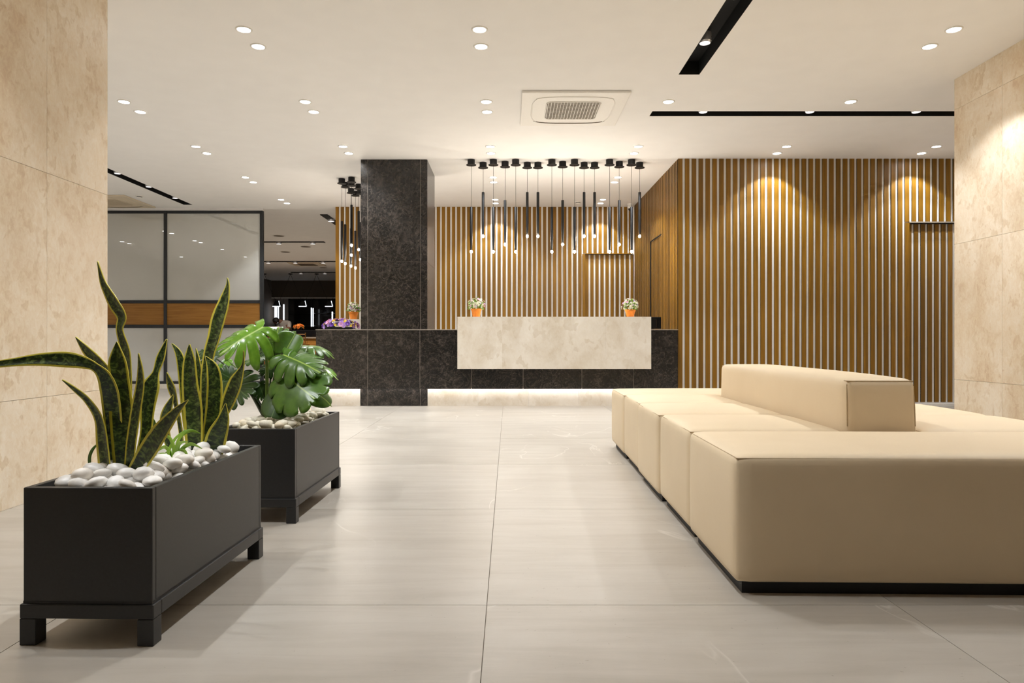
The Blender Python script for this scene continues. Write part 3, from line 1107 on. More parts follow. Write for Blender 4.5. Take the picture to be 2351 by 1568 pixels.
# spider plant between them and a strap leaf behind the first clump
sg = empty('spider_plant', (-1.03, 2.2, 0.375))
tag(sg, 'small light green spider plant arching between the snake plants', 'plant')
G = [
    [(402, 1072, 5), (404, 1035, 5), (414, 1004, 5), (436, 989, 5), (460, 995, 1)],
    [(404, 1072, 5), (414, 1036, 5), (438, 1019, 5), (464, 1030, 1)],
    [(398, 1072, 5), (388, 1040, 5), (402, 1008, 4), (426, 986, 1)],
    [(396, 1074, 6), (380, 1046, 6), (362, 1050, 5), (356, 1078, 1)],
    [(400, 1074, 6), (392, 1040, 6), (378, 1026, 5), (362, 1036, 1)],
    [(404, 1074, 6), (410, 1044, 6), (424, 1034, 5), (436, 1062, 1)],
    [(402, 1074, 6), (400, 1030, 6), (390, 1005, 5), (370, 998, 1)],
    [(406, 1074, 6), (418, 1052, 6), (432, 1056, 5), (444, 1078, 1)],
    [(400, 1074, 6), (396, 1048, 6), (384, 1040, 5), (370, 1062, 1)],
    [(402, 1074, 6), (408, 1030, 5), (416, 1016, 4), (432, 1014, 1)],
]
for i, pts in enumerate(G):
    blade(sg, pts, 2.22, 2.22 + (-1) ** i * 0.05, 0.25 * (-1) ** i, M_GRASS, 0.25, 0.0012, 'leaf', n=6, across=2, wk=1.6)
for pts, yy in (([(208, 1080, 7), (206, 1052, 8), (213, 1032, 7), (228, 1016, 2)], 2.16), ([(300, 1040, 5), (262, 1006, 6), (240, 1010, 5), (226, 1026, 1)], 2.2),
                ([(352, 1010, 6), (356, 980, 9), (350, 962, 7), (342, 958, 1)], 2.3)):
    blade(sg, pts, yy, yy, 0.2, M_MON, 0.2, 0.0015, 'leaf', n=6, across=2)


# ------------------------------------------------------------------ monstera
def mon_leaf(parent, base, tip, normal, width=0.9, fingers=6, split=0.5, droop=0.35, curl=0.15, mat=M_MON, seed=0, gap=0.3):
    """heart shaped leaf with slits: each side is a fan of lobes that part beyond the fraction `split`"""
    rr = random.Random(seed)
    base, tip = Vector(base), Vector(tip)
    ax = tip - base
    Ln = ax.length
    ex = ax.normalized()
    nz = Vector(normal)
    nz = (nz - ex * nz.dot(ex)).normalized()
    ey = nz.cross(ex)
    mb = MB()
    uvs = []

    def outline(a):
        """reach of the blade from the midrib for the fan parameter a: 0 base lobe .. 1 tip"""
        m = 0.02 + 0.80 * a                                   # start on the midrib
        ang = math.radians(150 - 138 * a ** 0.85)             # backward lobes to forward tip
        ln = width * (0.30 + 0.26 * math.sin(math.pi * min(1, a * 1.15)) - 0.06 * a)
        if a > 0.85:
            ln *= 1 - (a - 0.85) * 1.1
        return m, ang, ln

    NR = 7
    for side in (-1, 1):
        for fi in range(fingers):
            a0, a1 = fi / fingers, (fi + 1) / fingers
            NS = 4
            n0 = len(mb.v)
            lf = 1 - 0.08 * rr.random() if gap > 0.2 else 1.0
            for j in range(NS + 1):
                s = j / NS
                for i in range(NR + 1):
                    r = i / NR
                    g = gap * max(0.0, (r - split) / (1 - split)) if split < 1 else 0
                    sh = 0.5 + (s - 0.5) * (1 - g)
                    a = a0 + (a1 - a0) * sh
                    m, ang, ln = outline(a)
                    # rounded lobe ends
                    rnd = 1 - (0.5 * gap * (2 * s - 1) ** 2 if split < 1 else 0.0)
                    q = r * ln * lf * rnd
                    curve = math.radians(16) * r
                    x = m + q * math.cos(ang - curve)
                    y = q * math.sin(ang - curve)
                    if a > 0.97:
                        y *= 0.6
                    if fi == fingers - 1 and s > 0.7:
                        x, y = m + (1 - m) * r * (0.6 + 0.4 * s), y * (1 - (s - 0.7) * 2.6)
                    z = -droop * (y * y * 1.6) - curl * max(0, x - 0.35) ** 2 + 0.05 * math.sin(abs(y) * 14) * abs(y) * 0.4
                    z += 0.08 * gap * r * (s - 0.5) ** 2 * 4
                    p = base + (ex * x + ey * (side * y) + nz * z) * Ln - parent.location
                    mb.v.append(tuple(p))
                    uvs.append((side * y, x))
            for j in range(NS):
                for i in range(NR):
                    b = n0 + j * (NR + 1) + i
                    q = (b, b + 1, b + NR + 2, b + NR + 1)
                    mb.f.append(q if side > 0 else q[::-1])
    me = mb.mesh('leaf')
    ul = me.uv_layers.new(name='UVMap')
    for lp in me.loops:
        ul.data[lp.index].uv = uvs[lp.vertex_index]
    o = put('leaf', me, mat, parent, True)
    wd = o.modifiers.new('weld', 'WELD')
    wd.merge_threshold = 0.0006
    md = o.modifiers.new('thickness', 'SOLIDIFY')
    md.thickness = 0.0014
    md.offset = 0
    return o


def mpx(cx, cy, y):
    return at(440 + cx / 5.808, 720 + cy / 5.808, y)


mo = empty('monstera_plant', (CM.x, CM.y, 0.36))
tag(mo, 'green monstera with split leaves growing in the far planter', 'plant')
ML = [  # base (crop px), depth, tip, depth, normal, width, split, droop, curl, material
    ((960, 175), 3.30, (345, 520), 3.18, (0.25, -0.62, 0.75), 1.15, 0.34, 0.85, 0.25, M_MON2, 0.36),
    ((1130, 470), 3.36, (1150, 170), 3.44, (-0.1, -0.9, 0.3), 1.10, 0.45, 0.2, 0.1, M_MON, 0.34),
    ((1240, 520), 3.32, (1380, 270), 3.36, (0.1, -0.9, 0.25), 1.25, 1.0, -0.5, 0.0, M_MON, 0.0),
    ((1215, 545), 3.28, (1720, 760), 3.20, (0.15, -0.72, 0.70), 1.10, 0.58, 0.6, 0.2, M_MON, 0.26),
    ((1275, 850), 3.24, (1640, 1130), 3.14, (0.05, -0.85, 0.5), 1.40, 0.78, 0.25, 0.1, M_MON, 0.14),
    ((1190, 1075), 3.22, (1062, 1375), 3.16, (0.0, -0.95, 0.2), 1.25, 1.0, 0.3, 0.1, M_MON3, 0.0),
    ((500, 890), 3.34, (740, 1110), 3.24, (-0.1, -0.85, 0.5), 1.35, 0.6, 0.2, 0.1, M_MON3, 0.25),
    ((600, 900), 3.42, (330, 760), 3.40, (-0.2, -0.8, 0.5), 1.2, 0.6, 0.3, 0.1, M_MON3, 0.25),
    ((1440, 430), 3.40, (1900, 440), 3.38, (0.1, -0.22, 0.95), 0.9, 0.5, 0.7, 0.9, M_MON, 0.3),
    ((1560, 660), 3.40, (1975, 805), 3.36, (0.1, -0.25, 0.95), 0.75, 0.5, 0.5, 0.5, M_MON2, 0.3),
    ((1560, 1040), 3.36, (1870, 1150), 3.34, (0.2, -0.6, 0.75), 0.9, 1.0, 0.5, 0.9, M_MON, 0.0),
    ((900, 940), 3.36, (975, 1150), 3.32, (0.0, -0.8, 0.5), 1.1, 0.6, 0.3, 0.1, M_MON3, 0.3),
    ((980, 590), 3.42, (620, 665), 3.36, (0.0, -0.35, 0.9), 0.8, 0.5, 0.4, 0.2, M_MON, 0.3),
    ((330, 600), 3.46, (80, 500), 3.48, (-0.2, -0.7, 0.6), 1.0, 0.5, 0.4, 0.1, M_MON3, 0.35),
    ((1050, 420), 3.52, (960, 620), 3.48, (0.0, -0.9, 0.3), 1.3, 0.5, 0.3, 0.1, M_MON3, 0.3),
    ((1300, 620), 3.50, (1500, 560), 3.46, (0.1, -0.6, 0.7), 1.1, 0.5, 0.3, 0.2, M_MON3, 0.3),
    ((1250, 300), 3.48, (1390, 250), 3.46, (0.1, -0.6, 0.7), 1.0, 0.5, 0.3, 0.2, M_MON, 0.3),
    ((1120, 700), 3.46, (900, 800), 3.42, (0.0, -0.8, 0.5), 1.2, 0.5, 0.3, 0.1, M_MON3, 0.3),
    ((1430, 480), 3.50, (1640, 520), 3.48, (0.1, -0.4, 0.9), 0.9, 0.5, 0.5, 0.5, M_MON, 0.3),
    ((480, 620), 3.50, (400, 720), 3.46, (0.0, -0.8, 0.5), 1.2, 1.0, 0.3, 0.1, M_MON2, 0.0),
    ((1150, 640), 3.40, (1050, 480), 3.40, (0.0, -0.7, 0.6), 0.9, 1.0, 0.6, 0.1, M_MON, 0.0),
]
root = Vector((CM.x, CM.y, 0.37))
for i, (b, yb, tp, yt, nm, wd, sp, dr, cu, mt, gp) in enumerate(ML):
    B_, T_ = mpx(b[0], b[1], yb), mpx(tp[0], tp[1], yt)
    lf = mon_leaf(mo, B_, T_, nm, wd, 6 if gp > 0.2 else 5, sp, dr, cu, mt, i, gp)
    rt = root + Vector((R.uniform(-0.02, 0.02), R.uniform(-0.01, 0.05), 0))
    if i in (6, 7):
        rt = root + Vector((0.0, 0.04, 0))
    mid = rt.lerp(B_, 0.55) + Vector((0, 0.03, 0.04))
    pts = [[*(rt - mo.location), 0.009 if i in (0, 6) else 0.006], [*(mid - mo.location), 0.008 if i in (0, 6) else 0.0045], [*(B_ - mo.location), 0.004]]
    cc = catmull(pts, 6)
    MB().tube([q[:3] for q in cc], [q[3] for q in cc], 7).build('petiole', M_STEM if i in (0, 4, 8, 9, 19) else M_STEMD, mo, smooth=True)
MB().tube([(0, 0, 0), (0.005, 0.0, 0.05), (0.0, 0.01, 0.10)], [0.016, 0.014, 0.010], 8).build('stem', M_STEMD, mo, smooth=True)


# ------------------------------------------------------------------ flowers
def petal_flower(n, r, cup, seed, w=0.5):
    """one blossom: two rings of petals round a small centre"""
    rr = random.Random(seed)
    mb = MB()
    for ring, (k, rad, up) in enumerate(((n, r, cup), (max(4, n - 2), r * 0.66, cup * 1.7))):
        for i in range(k):
            a = 2 * math.pi * (i + 0.5 * ring) / k + rr.uniform(-0.1, 0.1)
            d = Vector((math.cos(a), math.sin(a), 0))
            s = Vector((-math.sin(a), math.cos(a), 0)) * rad * w * 0.5
            p0, p1, p2 = d * rad * 0.1, d * rad * 0.6 + Vector((0, 0, rad * up * 0.5)), d * rad + Vector((0, 0, rad * up))
            mb.add([p0, p1 - s, p2, p1 + s, p1 * 1.0 - Vector((0, 0, 0.12 * rad))], [(0, 1, 2, 3), (0, 3, 4), (0, 4, 1), (2, 1, 4), (2, 4, 3)])
    return mb


def bouquet(parent, cx, cy, cz, rx, rz, n, seed, part, mat, nf=5, r=0.011, lean=0.6):
    """many small blossoms joined as one part"""
    rr = random.Random(seed)
    mb = MB()
    for i in range(n):
        th, ph = rr.uniform(0, 2 * math.pi), math.acos(rr.uniform(-0.25, 1.0))
        d = Vector((math.sin(ph) * math.cos(th), math.sin(ph) * math.sin(th), math.cos(ph)))
        k = rr.uniform(0.72, 1.08)
        p = Vector((cx + d.x * rx * k, cy + d.y * rx * k, cz + d.z * rz * k))
        fl = petal_flower(nf, r * rr.uniform(0.7, 1.25), 0.4, seed * 77 + i)
        q = d.to_track_quat('Z', 'Y')
        mb.add([q @ Vector(v) + p for v in fl.v], fl.f)
    o = mb.build(part, mat, parent)
    o['kind'] = 'stuff'
    return o


def leaf_cloud(parent, cx, cy, cz, rx, rz, n, seed, part, mat, ln=0.03):
    rr = random.Random(seed)
    mb = MB()
    for i in range(n):
        th, ph = rr.uniform(0, 2 * math.pi), math.acos(rr.uniform(-0.4, 1.0))
        d = Vector((math.sin(ph) * math.cos(th), math.sin(ph) * math.sin(th), math.cos(ph)))
        k = rr.uniform(0.35, 0.95)
        p = Vector((cx + d.x * rx * k, cy + d.y * rx * k, cz + d.z * rz * k))
        s = d.cross(Vector((rr.uniform(-1, 1), rr.uniform(-1, 1), rr.uniform(-1, 1)))).normalized() * ln * 0.24
        e1 = p + d * ln * rr.uniform(0.6, 1.1)
        m_ = p + d * ln * 0.45
        u = d.cross(s).normalized() * ln * 0.06
        mb.add([p, m_ - s, e1, m_ + s, m_ + u], [(0, 1, 4), (1, 2, 4), (2, 3, 4), (3, 0, 4), (0, 3, 2, 1)])
    o = mb.build(part, mat, parent)
    o['kind'] = 'stuff'
    return o


def flower_pot(px, base_z, y, label, seed, h=0.092, pink=True, rx=0.105):
    x = (px - VX) * y / F_PX
    e = empty('flower_pot', (x, y, base_z))
    tag(e, label, 'flower pot', 'orange flower pots on the counters')
    o = MB().lathe([(0.040, 0.0), (0.046, 0.02), (0.057, h - 0.022), (0.062, h - 0.02), (0.064, h), (0.057, h), (0.055, h - 0.012)], seg=20).build('pot', M_TERRA, e)
    smooth_by_angle(o, 45)
    MB().lathe([(0.0545, h - 0.02), (0.0545, h - 0.010)], seg=16).build('soil', M_SOIL, e)
    leaf_cloud(e, 0, 0, h + 0.03, rx * 0.9, 0.085, 170, seed, 'foliage', M_FOL, 0.036)
    bouquet(e, 0, 0, h + 0.035, rx, 0.095, 75, seed + 1, 'white_blossoms', M_PW, 5, 0.015)
    bouquet(e, 0, 0, h + 0.04, rx * 0.95, 0.09, 20 if pink else 9, seed + 2, 'pink_blossoms', M_PP, 5, 0.016)
    bouquet(e, 0, 0, h + 0.035, rx * 0.98, 0.08, 12, seed + 3, 'lilac_blossoms', M_PL, 5, 0.014)
    return e


flower_pot(1093.5, BZ1, 8.36, 'orange pot of white and pink flowers at the pillar end of the counter', 11, 0.098, True, 0.10)
flower_pot(1447, BZ1, 8.36, 'orange pot of cream flowers at the monitor end of the counter', 31, 0.088, False, 0.095)
flower_pot(811.5, BZ1, 9.30, 'orange pot of cream flowers behind the purple flower arrangement', 51, 0.10, False, 0.085)

# low trough of purple, pink and yellow blossoms on the dark ledge
fx0, fx1, fy = (740 - VX) * 8.62 / F_PX, (824 - VX) * 8.62 / F_PX, 8.62
tr = empty('flower_arrangement', ((fx0 + fx1) / 2, fy, ZT + 0.009))
tag(tr, 'low arrangement of purple, pink and yellow flowers on the dark ledge', 'flowers')
hw = (fx1 - fx0) / 2
MB().lathe([(0.6, 0.0), (1.0, 0.012), (1.0, 0.03), (0.9, 0.03)], seg=20).build('bowl', M_BLACK, tr).scale = (hw * 0.8, 0.09, 1)
leaf_cloud(tr, 0, 0, 0.035, 1.0, 0.07, 420, 71, 'foliage', M_FOLD, 0.04).scale = (hw * 0.95, 0.11, 1.0)
fl_me = []
for k, (nf, rad, cup, mt) in enumerate(((8, 0.030, 0.5, M_PV), (9, 0.032, 0.6, M_PP), (7, 0.022, 0.4, M_PY), (8, 0.027, 0.5, M_PL))):
    me = petal_flower(nf, rad, cup, 300 + k, 0.75).mesh('blossom')
    me.materials.append(mt)
    fl_me.append(me)
rr = random.Random(5)
for i in range(74):
    th, ph = rr.uniform(0, 2 * math.pi), math.acos(rr.uniform(0.0, 1.0))
    d = Vector((math.sin(ph) * math.cos(th), math.sin(ph) * math.sin(th), math.cos(ph)))
    o = lnk(bpy.data.objects.new('blossom', rr.choice([fl_me[0]] * 3 + [fl_me[1]] * 2 + [fl_me[2]] * 3 + [fl_me[3]] * 3)), tr)
    o.location = (d.x * hw * 0.98, d.y * 0.115, 0.03 + d.z * 0.085)
    o.rotation_euler = Vector((d.x, d.y * 1.4, d.z)).to_track_quat('Z', 'Y').to_euler()
    s = rr.uniform(0.7, 1.25)
    o.scale = (s, s, s)

# ------------------------------------------------------------------ pendant lamps
ORD = ['first', 'second', 'third', 'fourth', 'fifth', 'sixth', 'seventh', 'eighth', 'ninth', 'tenth', 'eleventh', 'twelfth',
       'thirteenth', 'fourteenth', 'fifteenth', 'sixteenth']
can_o = MB().lathe([(0.060, -0.067), (0.060, -0.060), (0.043, -0.056), (0.043, 0.0)], seg=24)
can_me = can_o.mesh('canopy')
can_me.materials.append(M_BLACK)
TL = 0.525
tube_me = MB().lathe([(0.010, 0.0), (0.0125, 0.03), (0.0165, 0.15), (0.0165, TL - 0.004), (0.013, TL)], seg=16).mesh('tube')
tube_me.materials.append(M_BLACK)
for p in tube_me.polygons:
    p.use_smooth = True
bulb_me = MB().lathe([(0.004, -0.030), (0.0135, -0.022), (0.0165, -0.010), (0.0125, 0.002), (0.009, 0.006)], seg=16).mesh('bulb')
bulb_me.materials.append(M_BULB)
for p in bulb_me.polygons:
    p.use_smooth = True
pend_ld = bpy.data.lights.new('pendant_light', 'POINT')
pend_ld.energy = PEND_W
pend_ld.color = (1.0, 0.90, 0.76)
pend_ld.shadow_soft_size = 0.02


def pendant(x, y, zb, label, group):
    e = empty('pendant_lamp', (x, y, CEIL))
    tag(e, label, 'pendant lamp', group)
    lnk(bpy.data.objects.new('canopy', can_me), e)
    o = lnk(bpy.data.objects.new('tube', tube_me), e)
    o.location = (0, 0, zb + 0.01 - CEIL)
    b = lnk(bpy.data.objects.new('bulb', bulb_me), o)
    b.location = (0, 0, 0)
    MB().tube([(0, 0, -0.066), (0, 0, zb + 0.01 + TL - CEIL)], 0.0022, 6).build('cable', M_BLACK, e)
    l = lnk(bpy.data.objects.new('pendant_light', pend_ld), e)
    l.location = (0, 0, zb - 0.045 - CEIL)


drop = {'L': (8.49, 1.844), 'M': (8.585, 1.944), 'S': (8.63, 2.050)}
word = {'L': 'long', 'M': 'medium', 'S': 'short'}
row = [(1081.9, 'L'), (1109.2, 'S'), (1132.7, 'L'), (1159.6, 'M'), (1184, 'L'), (1210.5, 'S'), (1235, 'S'), (1267, 'L'), (1291.8, 'M'),
       (1319, 'L'), (1341, 'S'), (1365, 'S'), (1399.5, 'L'), (1421.8, 'M'), (1450, 'L'), (1468.5, 'S')]
for i, (px, k) in enumerate(row):
    y, zb = drop[k]
    pendant((px - VX) * y / F_PX, y, zb, 'black tube pendant over the desk on a %s drop, %s from the dark pillar' % (word[k], ORD[i]), 'black tube pendants in the row over the desk')
wing = [(-2.225, 9.49, 1.842, 'nearest lamp, low bulb, outer edge'), (-2.232, 9.72, 1.838, 'second low bulb, outer edge'), (-2.078, 9.41, 2.045, 'highest bulb, tallest tube in front'),
        (-2.125, 9.62, 1.94, 'middle bulb below the highest one'), (-2.237, 10.1, 1.844, 'low bulb right under the stacked pair'), (-2.07, 9.82, 2.04, 'high bulb touching the pillar edge'),
        (-2.215, 10.29, 1.837, 'lowest bulb of the cluster'), (-2.12, 10.17, 1.942, 'small bulb half hidden at the pillar edge')]
for x, y, zb, w in wing:
    pendant(x, y, zb, 'black tube pendant left of the pillar, ' + w, 'black tube pendants clustered over the desk wing')

# ------------------------------------------------------------------ recessed downlights
ring_me = MB().lathe([(0.058, 0.0), (0.058, -0.003), (0.054, -0.006), (0.046, -0.006), (0.044, -0.002)], seg=28, caps=False).mesh('trim_ring')
ring_me.materials.append(M_PLASTIC)
for p in ring_me.polygons:
    p.use_smooth = True
lens_me = MB().lathe([(0.0, -0.0022), (0.0445, -0.0022), (0.0445, -0.0005)], seg=28, caps=False).mesh('lens')
lens_me.materials.append(M_LAMP)
down_ld = bpy.data.lights.new('downlight_beam', 'SPOT')
down_ld.energy = DOWN_W
down_ld.color = DOWN_COL
down_ld.spot_size = math.radians(104)
down_ld.spot_blend = 0.22
down_ld.shadow_soft_size = 0.035


near_ld = down_ld.copy()
near_ld.energy = DOWN_W * 1.22
down_ld.energy = DOWN_W * 0.9


def downlight(x, y, label, group='round recessed ceiling downlights', z=CEIL, ld=None):
    e = empty('downlight', (x, y, z))
    tag(e, label, 'downlight', group)
    lnk(bpy.data.objects.new('trim_ring', ring_me), e)
    lnk(bpy.data.objects.new('lens', lens_me), e)
    l = lnk(bpy.data.objects.new('downlight_beam', ld or down_ld), e)
    l.location = (0, 0, -0.012)


COLX = [-3.48, -1.84, -0.20, 1.45, 3.10, 4.77]
CN = ['glass partition side', 'dark pillar line', 'lobby middle', 'monitor line', 'stone wall side', 'recessed door side']
ROWY = [4.94, 6.43, 7.91, 9.40, 10.88]
RN = ['closest row', 'second row', 'row just before the desk', 'row above the desk', 'farthest row']
VIS = {0: (1, 2, 4), 1: (0, 1, 2, 3, 4), 2: (0, 1, 2, 3, 4, 5), 3: (0, 2, 3), 4: (0, 2, 3)}
for r, y in enumerate(ROWY):
    for c in VIS[r]:
        both = not (r == 1 and c >= 3)
        for k in range(2 if both else 1):
            w = ('farther' if k else 'nearer') + ' one of the pair' if both else 'single lamp'
            downlight(COLX[c], y + 0.285 * k, 'round downlight, %s, %s, %s' % (w, RN[r], CN[c]))
for x, y in ((-1.84, 1.97), (-1.84, 2.255), (-0.2, 3.455), (-0.2, 3.74), (-0.2, 1.97), (3.1, 3.455), (3.1, 3.74), (3.1, 2.4),
             (-3.48, 4.94), (-3.48, 5.225), (-6.77, 4.94), (-6.77, 6.43), (-6.77, 7.6), (-6.77, 7.89), (-6.77, 8.94), (-6.77, 9.23), (-8.42, 4.94), (-8.42, 5.8), (-8.42, 7.45), (-8.42, 7.74)):
    downlight(x, y, 'round recessed downlight above and outside the view', 'downlights outside the view', CEIL, near_ld)

# ------------------------------------------------------------------ recessed black slots with track spots


def slot(name, x0, x1, y0, y1, label, heads, z=CEIL, depth=0.11):
    e = empty(name, ((x0 + x1) / 2, (y0 + y1) / 2, z))
    tag(e, label, 'track light')
    ox, oy = e.location.x, e.location.y
    t = 0.004
    a, b, c_, d = x0 - ox, x1 - ox, y0 - oy, y1 - oy
    mb = MB()
    mb.box(a, b, c_, d, depth, depth + t)
    mb.box(a, a + t, c_, d, 0.0, depth).box(b - t, b, c_, d, 0.0, depth).box(a, b, c_, c_ + t, 0.0, depth).box(a, b, d - t, d, 0.0, depth)
    mb.build('channel', M_BLACKM, e)
    for hx, hy in heads:
        h = MB().lathe([(0.040, 0.0), (0.047, 0.012), (0.047, 0.075), (0.030, 0.09)], seg=20).build('spot_head', M_GREY, e, loc=(hx - ox, hy - oy, 0.012))
        MB().lathe([(0.0, -0.0005), (0.038, -0.0005), (0.038, 0.002)], seg=20, caps=False).build('lens', M_SPOT, h)
    return e


slot('ceiling_slot', *SLOTS[0], 'black recessed ceiling slot running away above the ottoman island', [(1.44, 5.2), (1.44, 4.5), (1.44, 3.4), (1.44, 2.2)])
slot('ceiling_slot', *SLOTS[1], 'black recessed ceiling slot running across in front of the slatted wall',
     [((x - VX) * 6.77 / F_PX, 6.765) for x in (1614, 1859, 2103)])
slot('ceiling_slot', *SLOTS[2], 'black recessed ceiling slot running toward the glass partition', [(-5.09, 9.25), (-5.09, 10.05), (-5.09, 10.85)])


# ------------------------------------------------------------------ ceiling cassettes and small ceiling fittings
def cassette(x, y, label, mat):
    e = empty('air_conditioner', (x, y, CEIL))
    tag(e, label, 'air conditioner', 'square ceiling cassettes')
    h = 0.475
    MB().box(-h, h, -h, h, -0.022, -0.001).build('panel', mat, e, bevel=0.008, seg=3)
    for a in range(4):
        # bowed louver slot along each side
        path = []
        for k in range(13):
            u = -1 + 2 * k / 12
            path.append(Vector((u * 0.345, 0.375 - 0.055 * abs(u) ** 4, -0.0225)))
        m = Matrix.Rotation(a * math.pi / 2, 3, 'Z')
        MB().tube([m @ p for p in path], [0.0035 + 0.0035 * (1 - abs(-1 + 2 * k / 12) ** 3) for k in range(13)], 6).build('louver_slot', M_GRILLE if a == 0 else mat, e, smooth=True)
    g, rr_ = 0.245, 0.05
    pts = []
    for cx, cy, a0 in ((g - rr_, g - rr_, 0), (-g + rr_, g - rr_, 90), (-g + rr_, -g + rr_, 180), (g - rr_, -g + rr_, 270)):
        for k in range(6):
            a = math.radians(a0 + 18 * k)
            pts.append((cx + rr_ * math.cos(a), cy + rr_ * math.sin(a)))
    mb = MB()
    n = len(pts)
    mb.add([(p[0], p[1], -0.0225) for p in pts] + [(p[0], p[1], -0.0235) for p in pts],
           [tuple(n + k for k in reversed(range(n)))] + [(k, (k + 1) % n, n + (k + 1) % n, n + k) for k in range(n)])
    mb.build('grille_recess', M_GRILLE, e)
    mb = MB()
    for k in range(17):
        u = -g + 0.015 + (2 * g - 0.03) * k / 16
        v = g - (0.02 if abs(u) > g - rr_ else 0.0)
        mb.box(u - 0.0022, u + 0.0022, -v, v, -0.0275, -0.0236)
    for k in range(26):
        u = -g + 0.012 + (2 * g - 0.024) * k / 25
        v = g - (0.02 if abs(u) > g - rr_ else 0.0)
        mb.box(-v, v, u - 0.0011, u + 0.0011, -0.0268, -0.0237)
    o = mb.build('grille_bars', mat, e)
    o['kind'] = 'stuff'
    mb = MB()
    mb.tube([(p[0], p[1], -0.0245) for p in pts] + [(pts[0][0], pts[0][1], -0.0245)], 0.005, 6)
    mb.build('grille_frame', mat, e, smooth=True)
    return e


cassette(0.592, 6.615, 'white square cassette air conditioner in the middle of the ceiling', M_PLASTIC)
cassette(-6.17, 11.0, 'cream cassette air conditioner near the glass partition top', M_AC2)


def detector(x, y, label, z=CEIL):
    e = empty('smoke_detector', (x, y, z))
    tag(e, label, 'smoke detector')
    o = MB().lathe([(0.050, -0.014), (0.055, -0.001)], seg=20).build('base', M_PLASTIC, e)
    MB().lathe([(0.036, -0.024), (0.036, -0.0142)], seg=20).build('sensor_vents', M_BLACK, e)
    MB().lathe([(0.02, -0.04), (0.038, -0.034), (0.040, -0.0242)], seg=20).build('cap', M_PLASTIC, e, smooth=True)


detector((320 - VX) * 10.6 / F_PX, 10.6, 'white smoke detector beside the cream ceiling cassette')
detector((1327 - VX) * 11.05 / F_PX, 11.05, 'white smoke detector before the rear slatted wall')
# security camera in the corner
e = empty('security_camera', (1.93, 11.22, CEIL))
tag(e, 'small security camera in the ceiling corner of the slatted walls', 'camera')
MB().lathe([(0.045, -0.02), (0.05, -0.001)], seg=18).build('mount', M_PLASTIC, e)
MB().lathe([(0.034, -0.075), (0.044, -0.06), (0.044, -0.0202)], seg=18).build('housing', M_PLASTIC, e, smooth=True)
MB().lathe([(0.006, -0.115), (0.026, -0.105), (0.036, -0.085), (0.0335, -0.0752)], seg=18).build('dome', M_SCREEN, e, smooth=True)

# ------------------------------------------------------------------ the cafe beyond
cafe_ld = bpy.data.lights.new('cafe_beam', 'SPOT')
cafe_ld.energy = DOWN_W * 3.6
cafe_ld.color = (1.0, 0.90, 0.80)
cafe_ld.spot_size = math.radians(130)
cafe_ld.spot_blend = 0.5
cafe_ld.shadow_soft_size = 0.05


def track_head(e, x, y, lit=True):
    hd = MB().lathe([(0.055, -0.05), (0.065, -0.02), (0.065, -0.0125)], seg=16).build('spot_head', M_GREY, e, loc=(x, y, 0))
    MB().lathe([(0.0, -0.0515), (0.056, -0.0515), (0.056, -0.0502)], seg=16, caps=False).build('lens', M_SPOT, hd)
    if lit:
        lnk(bpy.data.objects.new('cafe_beam', cafe_ld), hd).location = (0, 0, -0.06)


# track lines on its ceiling
for px0, px1, y, heads, lab in ((596, 745, 2.225 * F_PX / (VY - 555), (640, 718), 'black track light line on the cafe ceiling, nearest one'),
                                (590, 800, 2.225 * F_PX / (VY - 600), (616, 678, 742), 'black track light line on the cafe ceiling, middle one'),
                                (668, 800, 2.225 * F_PX / (VY - 625), (691, 746), 'short black track light line on the cafe ceiling, farthest')):
    xa, xb = (px0 - VX) * y / F_PX, (px1 - VX) * y / F_PX
    e = empty('ceiling_track', ((xa + xb) / 2, y, CAFE_Z))
    tag(e, lab, 'track light')
    h = (xb - xa) / 2
    MB().box(-h, h, -0.07, 0.07, -0.012, -0.001).build('channel', M_BLACKM, e)
    for px in heads:
        track_head(e, (px - VX) * y / F_PX - e.location.x, 0, y < 22)
e = empty('ceiling_track', (-3.24, 14.2, CAFE_Z))
tag(e, 'black track light running back beside the slatted wall end', 'track light')
MB().box(-0.065, 0.065, -1.74, 1.8, -0.012, -0.001).build('channel', M_BLACKM, e)
track_head(e, 0.02, -1.3)
for px, py, lab in ((655, 578, 'larger flat round speaker in the cafe ceiling'), (640, 541, 'nearest flat round speaker in the cafe ceiling'), (702, 566, 'flat round speaker in the cafe ceiling between the tracks'), (742, 614, 'far flat round speaker in the cafe ceiling')):
    y = 2.225 * F_PX / (VY - py)
    e = empty('ceiling_speaker', ((px - VX) * y / F_PX, y, CAFE_Z))
    tag(e, lab, 'speaker')
    MB().lathe([(0.11, -0.006), (0.115, -0.001)], seg=20).build('grille', M_TAUPE, e)
    MB().lathe([(0.115, -0.008), (0.13, -0.006), (0.13, -0.001)], seg=20, caps=False).build('rim', M_PLASTIC, e)
y = 2.225 * F_PX / (VY - 606)
e = empty('ceiling_vent', ((705 - VX) * y / F_PX, y, CAFE_Z))
tag(e, 'square ceiling vent behind the middle cafe track', 'vent')
MB().box(-0.45, 0.45, -0.45, 0.45, -0.02, -0.001).build('panel', M_AC2, e, bevel=0.006)
MB().box(-0.25, 0.25, -0.25, 0.25, -0.024, -0.0201).build('grille', M_GRILLE, e)

